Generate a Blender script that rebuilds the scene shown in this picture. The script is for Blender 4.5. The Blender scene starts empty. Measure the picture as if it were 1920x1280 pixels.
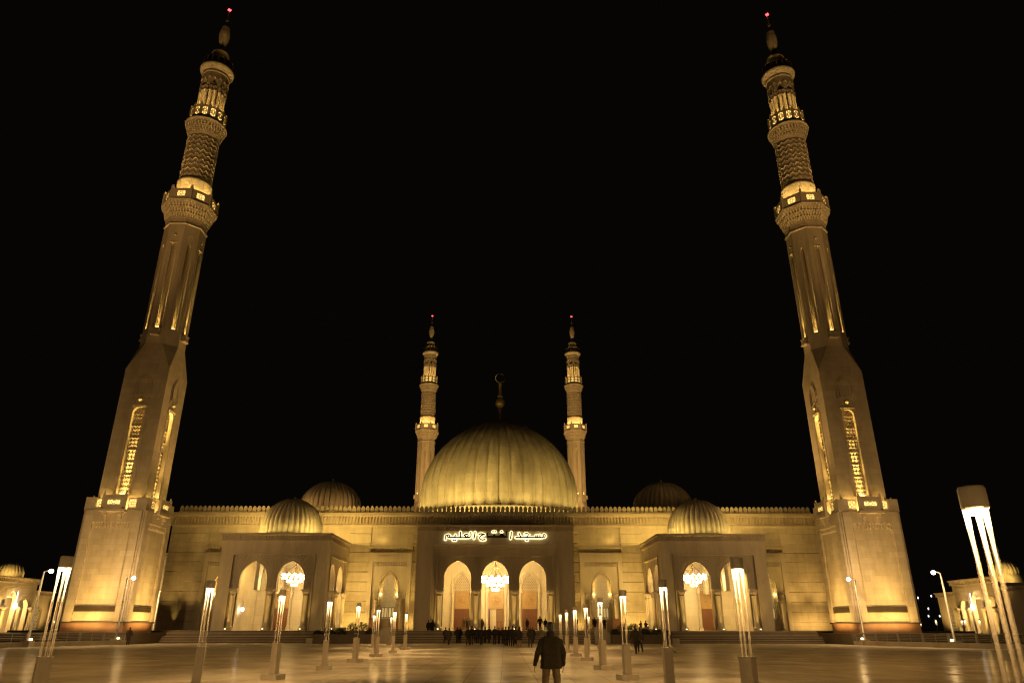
import bpy, bmesh, math, random
from mathutils import Vector, Matrix
from math import sin, cos, pi, radians, sqrt, hypot, atan2
random.seed(7)
S = bpy.context.scene
COL = S.collection

# ------------------------------------------------------------------ camera
PITCH, YAW, ROLL = radians(21.9495), radians(0.5302), radians(0.0523)
fw = Vector((sin(YAW)*cos(PITCH), cos(YAW)*cos(PITCH), sin(PITCH)))
rt = Vector((cos(YAW), -sin(YAW), 0)); up = rt.cross(fw)
r2 = rt*cos(ROLL)+up*sin(ROLL); u2 = up*cos(ROLL)-rt*sin(ROLL)
cam = bpy.data.cameras.new('camera'); co = bpy.data.objects.new('camera', cam); COL.objects.link(co)
M = Matrix.Identity(4)
for i in range(3):
    M[i][0] = r2[i]; M[i][1] = u2[i]; M[i][2] = -fw[i]
M[0][3], M[1][3], M[2][3] = 1.3155, 0.0, 1.6
co.matrix_world = M
cam.sensor_width = 36; cam.lens = 1333.39/1920*36
cam.clip_start = 0.1; cam.clip_end = 4000
S.camera = co

# ------------------------------------------------------------------ night sky, exposure, engine
W = bpy.data.worlds.new('World'); S.world = W; W.use_nodes = True
bg = W.node_tree.nodes['Background']
bg.inputs[0].default_value = (1.0, 0.86, 0.62, 1); bg.inputs[1].default_value = 0.0014
S.view_settings.view_transform = 'Standard'; S.view_settings.look = 'None'
S.view_settings.exposure = 0.34; S.view_settings.gamma = 1
S.render.engine = 'CYCLES'
cy = S.cycles
cy.use_denoising = True; cy.denoising_prefilter = 'ACCURATE'; cy.use_adaptive_sampling = False; cy.filter_width = 1.25; cy.sample_clamp_direct = 8; cy.max_bounces = 6; cy.diffuse_bounces = 2; cy.glossy_bounces = 3
cy.transmission_bounces = 2; cy.sample_clamp_indirect = 2.5; cy.use_light_tree = True
cy.caustics_reflective = False; cy.caustics_refractive = False

WARM = (1.0, 0.615, 0.165); AMBER = (1.0, 0.575, 0.185); YEL = (1.0, 0.655, 0.16); CREAM = (1.0, 0.67, 0.205); DOMEY = (1.0, 0.69, 0.18)
def spot(loc, target, power, color=WARM, angle=60, blend=0.6, size=0.1, parent=None, name='spot_beam'):
    l = bpy.data.lights.new(name, 'SPOT'); l.energy = power; l.color = color
    l.spot_size = radians(angle); l.spot_blend = blend; l.shadow_soft_size = size
    o = bpy.data.objects.new(name, l); COL.objects.link(o); o.location = loc
    o.rotation_euler = (Vector(target)-Vector(loc)).to_track_quat('-Z', 'Y').to_euler()
    if parent: o.parent = parent
    return o
def point(loc, power, color=WARM, size=0.1, parent=None, name='lamp_light'):
    l = bpy.data.lights.new(name, 'POINT'); l.energy = power; l.color = color; l.shadow_soft_size = size
    o = bpy.data.objects.new(name, l); COL.objects.link(o); o.location = loc
    if parent: o.parent = parent
    return o
def strip_light(loc, target, power, color, sx, sy, name='linear_flood'):
    l = bpy.data.lights.new(name, 'AREA'); l.shape = 'RECTANGLE'; l.size = sx; l.size_y = sy; l.energy = power; l.color = color
    o = bpy.data.objects.new(name, l); COL.objects.link(o); o.location = loc
    o.rotation_euler = (Vector(target)-Vector(loc)).to_track_quat('-Z', 'Y').to_euler()
    return o
# fill spots added out of view to lift the paving and front walls
spot((-30, 5, 40), (-15, 46, 0), 31000, AMBER, 54, 1.0, 0.6)
spot((30, 5, 40), (15, 46, 0), 31000, AMBER, 54, 1.0, 0.6)
spot((-34, -38, 16), (-22, 90, 26), 1200, AMBER, 80, 1.0, 0.6)
spot((36, -38, 16), (22, 90, 26), 1200, AMBER, 80, 1.0, 0.6)
for s in (-1, 1):                                             # unseen fill spots added past the plaza edge to brighten the minarets
    spot((s*47, 50, 1.0), (s*43.7, 87, 30), 6200, AMBER, 70, 1.0, 0.4); spot((s*47, 50, 1.0), (s*43.7, 87, 78), 52000, AMBER, 34, 1.0, 0.4)

# ------------------------------------------------------------------ materials
MATS = {}
def stone(name, col, rough=0.75, var=0.18, bump=0.15, courses=None, scale=1.3, spec=0.3):
    m = bpy.data.materials.new(name); m.use_nodes = True; MATS[name] = m
    nt = m.node_tree; N = nt.nodes; L = nt.links; b = N['Principled BSDF']
    b.inputs['Roughness'].default_value = rough
    b.inputs['Specular IOR Level'].default_value = spec
    tc = N.new('ShaderNodeTexCoord')
    nz = N.new('ShaderNodeTexNoise'); nz.inputs['Scale'].default_value = scale; nz.inputs['Detail'].default_value = 6
    nz.inputs['Roughness'].default_value = 0.65
    L.new(tc.outputs['Object'], nz.inputs['Vector'])
    mix = N.new('ShaderNodeMix'); mix.data_type = 'RGBA'
    mix.inputs[6].default_value = tuple(c*(1-var) for c in col)+(1,)
    mix.inputs[7].default_value = tuple(min(1, c*(1+var)) for c in col)+(1,)
    L.new(nz.outputs['Fac'], mix.inputs[0])
    out = mix.outputs[2]
    mp = N.new('ShaderNodeMapping'); mp.inputs['Scale'].default_value = (.55, .55, .10); L.new(tc.outputs['Object'], mp.inputs[0])
    ns = N.new('ShaderNodeTexNoise'); ns.inputs['Scale'].default_value = 1.0; ns.inputs['Detail'].default_value = 7; ns.inputs['Roughness'].default_value = .7
    L.new(mp.outputs[0], ns.inputs['Vector'])
    rp = N.new('ShaderNodeValToRGB'); rp.color_ramp.elements[0].position = .32; rp.color_ramp.elements[0].color = (.72, .70, .67, 1)
    rp.color_ramp.elements[1].position = .62; rp.color_ramp.elements[1].color = (1, 1, 1, 1); L.new(ns.outputs['Fac'], rp.inputs[0])
    ws = N.new('ShaderNodeMix'); ws.data_type = 'RGBA'; ws.blend_type = 'MULTIPLY'; ws.inputs[0].default_value = 1.0
    L.new(out, ws.inputs[6]); L.new(rp.outputs[0], ws.inputs[7]); out = ws.outputs[2]
    bm_ = N.new('ShaderNodeBump'); bm_.inputs['Strength'].default_value = bump; bm_.inputs['Distance'].default_value = 0.03
    h = nz.outputs['Fac']
    if courses:
        sx = N.new('ShaderNodeSeparateXYZ'); L.new(tc.outputs['Object'], sx.inputs[0])
        ad = N.new('ShaderNodeMath'); ad.operation = 'ADD'; L.new(sx.outputs[0], ad.inputs[0]); L.new(sx.outputs[1], ad.inputs[1])
        cb = N.new('ShaderNodeCombineXYZ'); L.new(ad.outputs[0], cb.inputs[0]); L.new(sx.outputs[2], cb.inputs[1])
        br = N.new('ShaderNodeTexBrick'); br.inputs['Scale'].default_value = 1.0
        br.inputs['Brick Width'].default_value = courses[0]; br.inputs['Row Height'].default_value = courses[1]
        br.inputs['Mortar Size'].default_value = 0.012; br.inputs['Mortar Smooth'].default_value = 0.2
        br.inputs['Color1'].default_value = (0.78, 0.765, 0.74, 1); br.inputs['Color2'].default_value = (1, 1, 1, 1)
        br.inputs['Mortar'].default_value = (0.62, 0.6, 0.57, 1)
        L.new(cb.outputs[0], br.inputs['Vector'])
        mu = N.new('ShaderNodeMix'); mu.data_type = 'RGBA'; mu.blend_type = 'MULTIPLY'; mu.inputs[0].default_value = 0.7
        L.new(out, mu.inputs[6]); L.new(br.outputs['Color'], mu.inputs[7]); out = mu.outputs[2]
        h = br.outputs['Fac']; bm_.invert = True
    L.new(h, bm_.inputs['Height']); L.new(bm_.outputs[0], b.inputs['Normal'])
    L.new(out, b.inputs['Base Color'])
    return m
def plain(name, col, rough=0.5, metal=0.0, spec=0.5):
    m = bpy.data.materials.new(name); m.use_nodes = True; MATS[name] = m
    N = m.node_tree.nodes; L = m.node_tree.links; b = N['Principled BSDF']
    tc = N.new('ShaderNodeTexCoord'); nz = N.new('ShaderNodeTexNoise'); nz.inputs['Scale'].default_value = 9
    nz.inputs['Detail'].default_value = 4
    mix = N.new('ShaderNodeMix'); mix.data_type = 'RGBA'
    mix.inputs[6].default_value = tuple(c*0.8 for c in col)+(1,); mix.inputs[7].default_value = tuple(min(1, c*1.2) for c in col)+(1,)
    L.new(tc.outputs['Object'], nz.inputs['Vector']); L.new(nz.outputs['Fac'], mix.inputs[0]); L.new(mix.outputs[2], b.inputs['Base Color'])
    b.inputs['Roughness'].default_value = rough; b.inputs['Metallic'].default_value = metal
    b.inputs['Specular IOR Level'].default_value = spec
    return m
def glow(name, col, strength):
    m = bpy.data.materials.new(name); m.use_nodes = True; MATS[name] = m
    b = m.node_tree.nodes['Principled BSDF']
    b.inputs['Base Color'].default_value = (0.6, 0.55, 0.45, 1)
    b.inputs['Emission Color'].default_value = tuple(col)+(1,); b.inputs['Emission Strength'].default_value = strength
    return m
LIME = stone('limestone', (0.60, 0.50, 0.37), courses=(1.3, 0.65), bump=0.25, var=0.12)
SMOOTH = stone('smooth_limestone', (0.60, 0.50, 0.37), bump=0.12, var=0.12)
CARV = stone('carved_limestone', (0.55, 0.45, 0.33), bump=0.4, scale=5, var=0.15)
CREAMW = stone('cream_marble', (0.66, 0.57, 0.43), courses=(1.8, 1.05), bump=0.08, var=0.1, rough=0.45)
DOMEM = stone('dome_plaster', (0.62, 0.53, 0.40), courses=(2.6, 1.9), bump=0.12, var=0.2, scale=0.5)
REDG = stone('red_granite', (0.42, 0.23, 0.14), courses=(1.2, 0.55), rough=0.4, bump=0.1, var=0.25)
DARKG = stone('dark_granite', (0.12, 0.085, 0.06), courses=(1.6, 0.6), rough=0.5, bump=0.1, var=0.3)
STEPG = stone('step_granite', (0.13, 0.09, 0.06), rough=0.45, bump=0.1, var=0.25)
DARKM = stone('dark_bronze_screen', (0.10, 0.075, 0.05), rough=0.5, bump=0.1, var=0.3)
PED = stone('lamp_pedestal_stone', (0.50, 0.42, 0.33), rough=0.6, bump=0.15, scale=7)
WOOD = stone('dark_red_wood', (0.11, 0.047, 0.027), rough=0.4, bump=0.2, scale=4, var=0.3)
WOODL = stone('carved_orange_wood', (0.29, 0.185, 0.085), rough=0.45, bump=0.2, scale=4)
BRONZE = plain('bronze', (0.25, 0.17, 0.08), 0.35, 0.9)
GOLD = plain('gilded_copper', (0.22, 0.15, 0.07), 0.4, 0.45)
STEEL = plain('brushed_steel', (0.62, 0.58, 0.52), 0.35, 0.6)
def acrylic(name):
    m = bpy.data.materials.new(name); m.use_nodes = True
    N = m.node_tree.nodes; L = m.node_tree.links; b = N['Principled BSDF']
    b.inputs['Base Color'].default_value = (.06,.05,.037,1); b.inputs['Specular IOR Level'].default_value = 0.0; b.inputs['Roughness'].default_value = .9
    t = N.new('ShaderNodeBsdfTransparent'); t.inputs[0].default_value = (.92,.9,.86,1)
    mx = N.new('ShaderNodeMixShader'); mx.inputs[0].default_value = .36
    L.new(t.outputs[0], mx.inputs[1]); L.new(b.outputs[0], mx.inputs[2]); L.new(mx.outputs[0], N['Material Output'].inputs[0])
    return m
CAPM = plain('lamp_cap_metal', (0.42, 0.35, 0.27), 0.6, 0.0)
POLEM = plain('galvanised_pole', (0.26, 0.23, 0.19), 0.5, 0.3)
ROD = acrylic('clear_acrylic_rod')
BLACK = plain('black_letter_metal', (0.012, 0.010, 0.008), 0.5)
STRIP = glow('light_strip_glow', (1.0, 0.66, 0.19), 125)
STRIPD = glow('dome_light_strip_glow', (1.0, 0.74, 0.2), 22)
STRIPS = glow('sill_lamp_glow', (1.0, 0.70, 0.22), 150)
PANELG = glow('backlit_panel_glow', (1.0, 0.64, 0.17), 2.6)
LAMPG = glow('lamp_diffuser_glow', (1.0, 0.86, 0.55), 30)
GLOBE = glow('chandelier_globe_glow', (1.0, 0.85, 0.55), 14)
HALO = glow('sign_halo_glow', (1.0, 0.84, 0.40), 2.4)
UPG = glow('uplight_lens_glow', (1.0, 0.8, 0.35), 6)
REDL = glow('red_beacon_glow', (1.0, 0.04, 0.05), 5)
WHITEL = glow('street_lamp_globe_glow', (1.0, 0.90, 0.72), 18)
BLUEL = glow('far_lamp_glow', (0.8, 0.87, 1.0), 1.6)
SCREENL = glow('lit_window_glow', (1.0, 0.66, 0.22), 0.35)
ROD_GLOW = glow('rod_top_glow', (1.0, 0.78, 0.42), 2.6)  # made-up glow for the rod tops, not a lamp part
for m_ in (PANELG, ROD_GLOW, LAMPG, GLOBE, HALO, UPG, REDL, WHITEL, BLUEL, SCREENL): m_.cycles.emission_sampling = 'NONE'   # their light is carried by the lamps beside them

# ------------------------------------------------------------------ mesh builder
class MB:
    def __init__(s): s.v = []; s.f = []; s.m = []; s.s = []
    def add(s, vs, fs, m=0, sm=False):
        o = len(s.v); s.v += [tuple(p) for p in vs]
        for f in fs: s.f.append(tuple(i+o for i in f)); s.m.append(m); s.s.append(sm)
    def box(s, x0, x1, y0, y1, z0, z1, m=0):
        s.add([(x0,y0,z0),(x1,y0,z0),(x1,y1,z0),(x0,y1,z0),(x0,y0,z1),(x1,y0,z1),(x1,y1,z1),(x0,y1,z1)],
              [(3,2,1,0),(4,5,6,7),(0,1,5,4),(1,2,6,5),(2,3,7,6),(3,0,4,7)], m)
    def slab(s, F, a0, a1, b0, b1, d0, d1, m=0, na=1):
        for i in range(na):
            p, q = a0+(a1-a0)*i/na, a0+(a1-a0)*(i+1)/na
            vs = [F(p,b0,d1),F(q,b0,d1),F(q,b0,d0),F(p,b0,d0),F(p,b1,d1),F(q,b1,d1),F(q,b1,d0),F(p,b1,d0)]
            fs = [(3,2,1,0),(4,5,6,7),(0,1,5,4),(2,3,7,6)]
            if i == 0: fs.append((3,0,4,7))
            if i == na-1: fs.append((1,2,6,5))
            s.add(vs, fs, m)
    def prism(s, F, pts, d0, d1, m=0):            # convex or star polygon (a,b) extruded in d
        n = len(pts)
        vs = [F(a,b,d1) for a,b in pts]+[F(a,b,d0) for a,b in pts]
        fs = [tuple(range(n)), tuple(reversed(range(n,2*n)))]+[((i+1)%n, i, n+i, n+(i+1)%n) for i in range(n)]
        s.add(vs, fs, m)
    def lathe(s, prof, n=32, c=(0,0,0), ph=0.0, m=0, sm=True, capt=True):
        vs = []
        for r, z in prof:
            for k in range(n):
                t = 2*pi*k/n+ph; vs.append((c[0]+r*cos(t), c[1]+r*sin(t), c[2]+z))
        fs = []
        for i in range(len(prof)-1):
            for k in range(n):
                k2 = (k+1)%n; fs.append((i*n+k, i*n+k2, (i+1)*n+k2, (i+1)*n+k))
        s.add(vs, fs, m, sm)
        if capt:
            o = len(s.v)-len(vs); e = (len(prof)-1)*n
            s.f.append(tuple(o+e+k for k in range(n))); s.m.append(m); s.s.append(False)
            s.f.append(tuple(o+k for k in reversed(range(n)))); s.m.append(m); s.s.append(False)
    def tube(s, pts, r, n=6, m=0, sm=True, r1=None):
        pts = [Vector(p) for p in pts]; N = len(pts)
        vs = []; fs = []
        for i, p in enumerate(pts):
            t = (pts[min(i+1,N-1)]-pts[max(i-1,0)]).normalized()
            h = Vector((0,0,1)) if abs(t.z) < 0.9 else Vector((0,1,0))
            x = t.cross(h).normalized(); y = t.cross(x)
            rr = r if r1 is None else r+(r1-r)*i/(N-1)
            for k in range(n):
                q = 2*pi*k/n; vs.append(p+(x*cos(q)+y*sin(q))*rr)
        for i in range(N-1):
            for k in range(n):
                k2 = (k+1)%n; fs.append((i*n+k, i*n+k2, (i+1)*n+k2, (i+1)*n+k))
        fs.append(tuple(range(n))); fs.append(tuple((N-1)*n+k for k in range(n)))
        s.add(vs, fs, m, sm)
    def ball(s, c, rx, ry=None, rz=None, nu=10, nv=7, m=0):
        ry = ry or rx; rz = rz or rx
        vs = [(c[0],c[1],c[2]-rz)]
        for j in range(1, nv):
            p = -pi/2+pi*j/nv
            for k in range(nu):
                q = 2*pi*k/nu; vs.append((c[0]+rx*cos(p)*cos(q), c[1]+ry*cos(p)*sin(q), c[2]+rz*sin(p)))
        vs.append((c[0],c[1],c[2]+rz)); fs = []
        for k in range(nu): fs.append((0, 1+(k+1)%nu, 1+k))
        for j in range(nv-2):
            for k in range(nu):
                a = 1+j*nu; k2 = (k+1)%nu; fs.append((a+k, a+k2, a+nu+k2, a+nu+k))
        e = 1+(nv-2)*nu
        for k in range(nu): fs.append((e+k, e+(k+1)%nu, len(vs)-1))
        s.add(vs, fs, m, True)
    def archwall(s, F, a0, a1, b0, b1, d0, d1, ops, m=0, mi=None, nseg=12):
        """wall a0..a1 x b0..b1 between depths d0 (inner) and d1 (outer) with pointed openings (c, hw, base, spring, apex)"""
        mi = m if mi is None else mi
        ops = sorted(ops); cur = a0
        def quad(p, d, flip=False): s.add([F(a,b,d) for a,b in p], [(3,2,1,0) if flip else (0,1,2,3)], m)
        def both(p): quad(p, d1); quad(p, d0, True)
        for c, hw, base, spr, apx in ops:
            l, r = c-hw, c+hw
            if l > cur+1e-6: both([(cur,b0),(l,b0),(l,b1),(cur,b1)])
            cv = arch_curve(c, hw, spr, apx, nseg)
            if base > b0+1e-6: both([(l,b0),(r,b0),(r,base),(l,base)])
            for (x0,z0),(x1,z1) in zip(cv, cv[1:]): both([(x0,z0),(x1,z1),(x1,b1),(x0,b1)])
            path = [(l,base)]+cv+[(r,base)]
            if base > b0+1e-6: path.append((l,base))
            for (x0,z0),(x1,z1) in zip(path, path[1:]):
                s.add([F(x0,z0,d1),F(x1,z1,d1),F(x1,z1,d0),F(x0,z0,d0)], [(0,1,2,3)], mi)
            cur = r
        if a1 > cur+1e-6: both([(cur,b0),(a1,b0),(a1,b1),(cur,b1)])
        for a in (a0, a1): s.add([F(a,b0,d0),F(a,b0,d1),F(a,b1,d1),F(a,b1,d0)], [(0,1,2,3)], m)
        s.add([F(a0,b1,d0),F(a1,b1,d0),F(a1,b1,d1),F(a0,b1,d1)], [(0,1,2,3)], m)
    def build(s, name, mats, parent=None):
        me = bpy.data.meshes.new(name); me.from_pydata(s.v, [], s.f)
        if not isinstance(mats, (list, tuple)): mats = [mats]
        for x in mats: me.materials.append(x)
        me.polygons.foreach_set('material_index', s.m); me.polygons.foreach_set('use_smooth', s.s)
        me.update()
        o = bpy.data.objects.new(name, me); COL.objects.link(o)
        if parent: o.parent = parent
        return o
def arch_curve(c, hw, spr, apx, n=12):
    H = apx-spr; R = (hw*hw+H*H)/(2*hw); pts = []
    amax = math.acos(max(-1, min(1, (R-hw)/R)))
    for i in range(n+1):
        t = amax*i/n; pts.append((c-hw+R-R*cos(t), spr+R*sin(t)))
    return pts+[(2*c-x, z) for x, z in reversed(pts[:-1])]
def FR(ox, oy, deg=0):
    t = radians(deg); nx, ny, ux, uy = sin(t), -cos(t), cos(t), sin(t)
    return lambda a, b, d: (ox+a*ux+d*nx, oy+a*uy+d*ny, b)
def CYL(cx, cy_, R):                                  # a measured along the circle, d outward
    return lambda a, b, d: (cx+(R+d)*sin(a/R), cy_-(R+d)*cos(a/R), b)
def empty(name, loc, label=None, cat=None, group=None, parent=None, kind=None):
    o = bpy.data.objects.new(name, None); COL.objects.link(o); o.location = loc; o.empty_display_size = 0.3
    return tag(o, label, cat, group, kind)
def tag(o, label=None, cat=None, group=None, kind=None):
    if label: o['label'] = label
    if cat: o['category'] = cat
    if group: o['group'] = group
    if kind: o['kind'] = kind
    return o
def copy_tree(o, parent=None):
    c = o.copy(); COL.objects.link(c)
    if parent: c.parent = parent; c.matrix_parent_inverse = o.matrix_parent_inverse
    for ch in list(o.children): copy_tree(ch, c)
    return c
ORD = ['first','second','third','fourth','fifth','sixth','seventh','eighth','ninth','tenth','eleventh','twelfth','thirteenth','fourteenth','fifteenth','sixteenth','seventeenth','eighteenth','nineteenth','twentieth','twenty-first','twenty-second']

# ------------------------------------------------------------------ ground
def marble_floor():
    m = bpy.data.materials.new('polished_marble_paving'); m.use_nodes = True
    nt = m.node_tree; N = nt.nodes; L = nt.links; b = N['Principled BSDF']
    tc = N.new('ShaderNodeTexCoord')
    br = N.new('ShaderNodeTexBrick'); br.inputs['Scale'].default_value = 1
    br.inputs['Brick Width'].default_value = 1.2; br.inputs['Row Height'].default_value = 1.2; br.offset = 0
    br.inputs['Mortar Size'].default_value = 0.014
    br.inputs['Color1'].default_value = (0.44, 0.375, 0.285, 1); br.inputs['Color2'].default_value = (0.56, 0.475, 0.365, 1)
    br.inputs['Mortar'].default_value = (0.25, 0.2, 0.15, 1)
    L.new(tc.outputs['Object'], br.inputs['Vector'])
    nz = N.new('ShaderNodeTexNoise'); nz.inputs['Scale'].default_value = 0.35; nz.inputs['Detail'].default_value = 8
    nz.inputs['Roughness'].default_value = 0.7
    L.new(tc.outputs['Object'], nz.inputs['Vector'])
    mu = N.new('ShaderNodeMix'); mu.data_type = 'RGBA'; mu.blend_type = 'MULTIPLY'; mu.inputs[0].default_value = 1
    cr = N.new('ShaderNodeValToRGB'); cr.color_ramp.elements[0].color = (0.6, 0.58, 0.55, 1); cr.color_ramp.elements[0].position = 0.3
    cr.color_ramp.elements[1].color = (1.1, 1.1, 1.1, 1); cr.color_ramp.elements[1].position = 0.7
    L.new(nz.outputs['Fac'], cr.inputs[0]); L.new(br.outputs['Color'], mu.inputs[6]); L.new(cr.outputs[0], mu.inputs[7])
    L.new(mu.outputs[2], b.inputs['Base Color'])
    n2 = N.new('ShaderNodeTexNoise'); n2.inputs['Scale'].default_value = 0.8; n2.inputs['Detail'].default_value = 5
    L.new(tc.outputs['Object'], n2.inputs['Vector'])
    mr = N.new('ShaderNodeMapRange'); mr.inputs[1].default_value = 0.3; mr.inputs[2].default_value = 0.7
    mr.inputs[3].default_value = 0.07; mr.inputs[4].default_value = 0.22
    L.new(n2.outputs['Fac'], mr.inputs[0]); L.new(mr.outputs[0], b.inputs['Roughness'])
    bp = N.new('ShaderNodeBump'); bp.inputs['Strength'].default_value = 0.015; bp.inputs['Distance'].default_value = 0.004
    L.new(n2.outputs['Fac'], bp.inputs['Height']); L.new(bp.outputs[0], b.inputs['Normal'])
    b.inputs['Specular IOR Level'].default_value = 0.0
    b.inputs['Roughness'].default_value = .8
    for l in list(L):
        if l.to_node == b and l.to_socket.name == 'Roughness': L.remove(l)
    gl = N.new('ShaderNodeBsdfGlossy'); L.new(mr.outputs[0], gl.inputs['Roughness']); L.new(bp.outputs[0], gl.inputs['Normal'])
    gl.inputs[0].default_value = (.9,.85,.78,1)
    lw = N.new('ShaderNodeLayerWeight'); lw.inputs[0].default_value = .1
    m2_ = N.new('ShaderNodeMapRange'); m2_.inputs[3].default_value = .02; m2_.inputs[4].default_value = .075
    L.new(lw.outputs['Fresnel'], m2_.inputs[0])
    mx = N.new('ShaderNodeMixShader'); L.new(m2_.outputs[0], mx.inputs[0]); L.new(b.outputs[0], mx.inputs[1]); L.new(gl.outputs[0], mx.inputs[2])
    L.new(mx.outputs[0], N['Material Output'].inputs[0])
    return m
FLOOR = marble_floor()
ASPH = stone('dark_asphalt', (0.05, 0.045, 0.04), rough=0.9, bump=0.3)
g = MB(); g.add([(-1500,-600,-0.02),(1500,-600,-0.02),(1500,2000,-0.02),(-1500,2000,-0.02)], [(0,1,2,3)])
tag(g.build('ground', ASPH), kind='structure')
g = MB(); g.add([(-60,-60,0),(60,-60,0),(44.2,65,0),(38.4,81.5,0),(38.4,91,0),(-38.4,91,0),(-38.4,81.5,0),(-44.2,65,0)], [(0,1,2,3,4,5,6,7)])
tag(g.build('plaza_paving', FLOOR), kind='structure')

# ------------------------------------------------------------------ podium and steps
P = 1.34
g = MB()
g.box(-60, 60, 95.2, 230, 0.0, P)
g.box(-60, -38.6, 82.2, 95.2, 0.0, 1.1); g.box(38.6, 60, 82.2, 95.2, 0.0, 1.1)
tag(g.build('podium', STEPG), kind='structure')
g = MB()
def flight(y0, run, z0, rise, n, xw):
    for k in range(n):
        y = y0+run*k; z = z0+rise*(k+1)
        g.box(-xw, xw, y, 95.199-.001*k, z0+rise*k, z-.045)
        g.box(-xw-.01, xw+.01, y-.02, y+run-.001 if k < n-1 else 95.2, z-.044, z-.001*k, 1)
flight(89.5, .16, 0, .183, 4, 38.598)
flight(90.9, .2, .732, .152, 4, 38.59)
o = g.build('steps', [STEPG, PED]); tag(o, kind='structure')  # pale treads and dark risers imitate lit edges above unlit faces

# ------------------------------------------------------------------ shared detail builders
def star_panel(g, F, a0, a1, b0, b1, d, bar=0.06, mg=0, mb=1, dep=0.05):
    """backlit pierced panel: glowing plate behind a stone star lattice"""
    ca, cb = (a0+a1)/2, (b0+b1)/2; w, h = (a1-a0)/2, (b1-b0)/2
    g.slab(F, a0, a1, b0, b1, d-0.03, d, mg)
    def bar_(p, q, t=bar):
        dx, dz = q[0]-p[0], q[1]-p[1]; l = hypot(dx, dz) or 1; nx, nz = -dz/l*t/2, dx/l*t/2
        g.prism(F, [(p[0]-nx,p[1]-nz),(q[0]-nx,q[1]-nz),(q[0]+nx,q[1]+nz),(p[0]+nx,p[1]+nz)], d+0.005, d+dep, mb)
    n = 12
    ring = [(ca+0.34*w*cos(2*pi*k/n), cb+0.34*h*sin(2*pi*k/n)) for k in range(n)]
    for k in range(n): bar_(ring[k], ring[(k+1)%n], bar*1.6)
    for k in range(8):
        t = 2*pi*(k+0.5)/8
        bar_((ca+0.36*w*cos(t), cb+0.36*h*sin(t)), (ca+0.95*w*cos(t)*1.15, cb+0.95*h*sin(t)*1.15) if abs(cos(t))*1.15<1 and abs(sin(t))*1.15<1 else (ca+0.95*w*cos(t), cb+0.95*h*sin(t)))
    for k in range(8):
        t0, t1 = 2*pi*k/8, 2*pi*(k+1)/8
        bar_((ca+0.72*w*cos(t0), cb+0.72*h*sin(t0)), (ca+0.72*w*cos(t1), cb+0.72*h*sin(t1)))
    for sx in (-1, 1):
        bar_((ca+sx*0.97*w, b0), (ca+sx*0.97*w, b1)); bar_((a0, cb+sx*0.97*h), (a1, cb+sx*0.97*h))
        for sz in (-1, 1): bar_((ca+sx*w, cb+sz*0.5*h), (ca+sx*0.5*w, cb+sz*h))
def lattice(g, F, a0, a1, b0, b1, d0, d1, pa, pb, bar, m=0, inside=None):
    """diagonal rib lattice inside a rectangle, clipped by inside(a,b)"""
    step = 0.12
    for sgn in (-1, 1):
        k0 = int(math.floor((-(a1-a0))/pa))-int((b1-b0)/pb)-2; k1 = int((a1-a0)/pa)+int((b1-b0)/pb)+3
        for k in range(k0, k1):
            run = []
            nst = int((b1-b0)/step)
            def flush():
                if len(run) > 1:
                    p, q = run[0], run[-1]; dx, dz = q[0]-p[0], q[1]-p[1]; l = hypot(dx, dz)
                    nx, nz = -dz/l*bar/2, dx/l*bar/2
                    g.prism(F, [(p[0]-nx,p[1]-nz),(q[0]-nx,q[1]-nz),(q[0]+nx,q[1]+nz),(p[0]+nx,p[1]+nz)], d0, d1, m)
            for i in range(nst+1):
                b = b0+(b1-b0)*i/nst
                a = (a0 if sgn > 0 else a1)+sgn*(k*pa+(b-b0)*pa/pb)
                if a0 <= a <= a1 and (inside is None or inside(a, b)): run.append((a, b))
                else: flush(); run = []
            flush()
def arch_trim(g, F, c, hw, base, spr, apx, d, r, m=0, n=12):
    pts = [(c-hw, base)]+arch_curve(c, hw, spr, apx, n)+[(c+hw, base)]
    g.tube([F(a, b, d) for a, b in pts], r, 5, m)
def frame_rect(g, F, a0, a1, b0, b1, d0, d1, w, m=0, bottom=False):
    g.slab(F, a0, a0+w, b0, b1-w, d0, d1, m); g.slab(F, a1-w, a1, b0, b1-w, d0, d1, m); g.slab(F, a0, a1, b1-w, b1, d0, d1, m)
    if bottom: g.slab(F, a0+w, a1-w, b0, b0+w, d0, d1, m)
def cornice(g, F, a0, a1, b0, b1, d, pitch=0.43, m=0):
    """projecting cornice with a row of little corbel arches"""
    h = b1-b0
    g.slab(F, a0, a1, b0, b0+0.10*h, 0, d*0.35, m)
    g.slab(F, a0, a1, b0+0.102*h, b0+0.62*h, 0, d*0.22, m)
    g.slab(F, a0-d*0.0, a1+d*0.0, b0+0.80*h, b1, 0, d*.8, m)
    g.slab(F, a0, a1, b0+0.72*h, b0+0.798*h, 0, d*0.62, m)
    n = max(1, int(round((a1-a0)/pitch))); p = (a1-a0)/n
    for k in range(n):
        c = a0+(k+0.5)*p
        g.prism(F, [(c-p*0.17,b0+0.26*h),(c,b0+0.16*h),(c+p*0.17,b0+0.26*h),(c+p*0.2,b0+0.6*h),(c+p*0.42,b0+0.718*h),(c-p*0.42,b0+0.718*h),(c-p*0.2,b0+0.6*h)], d*0.221, d*0.46, m)
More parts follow.
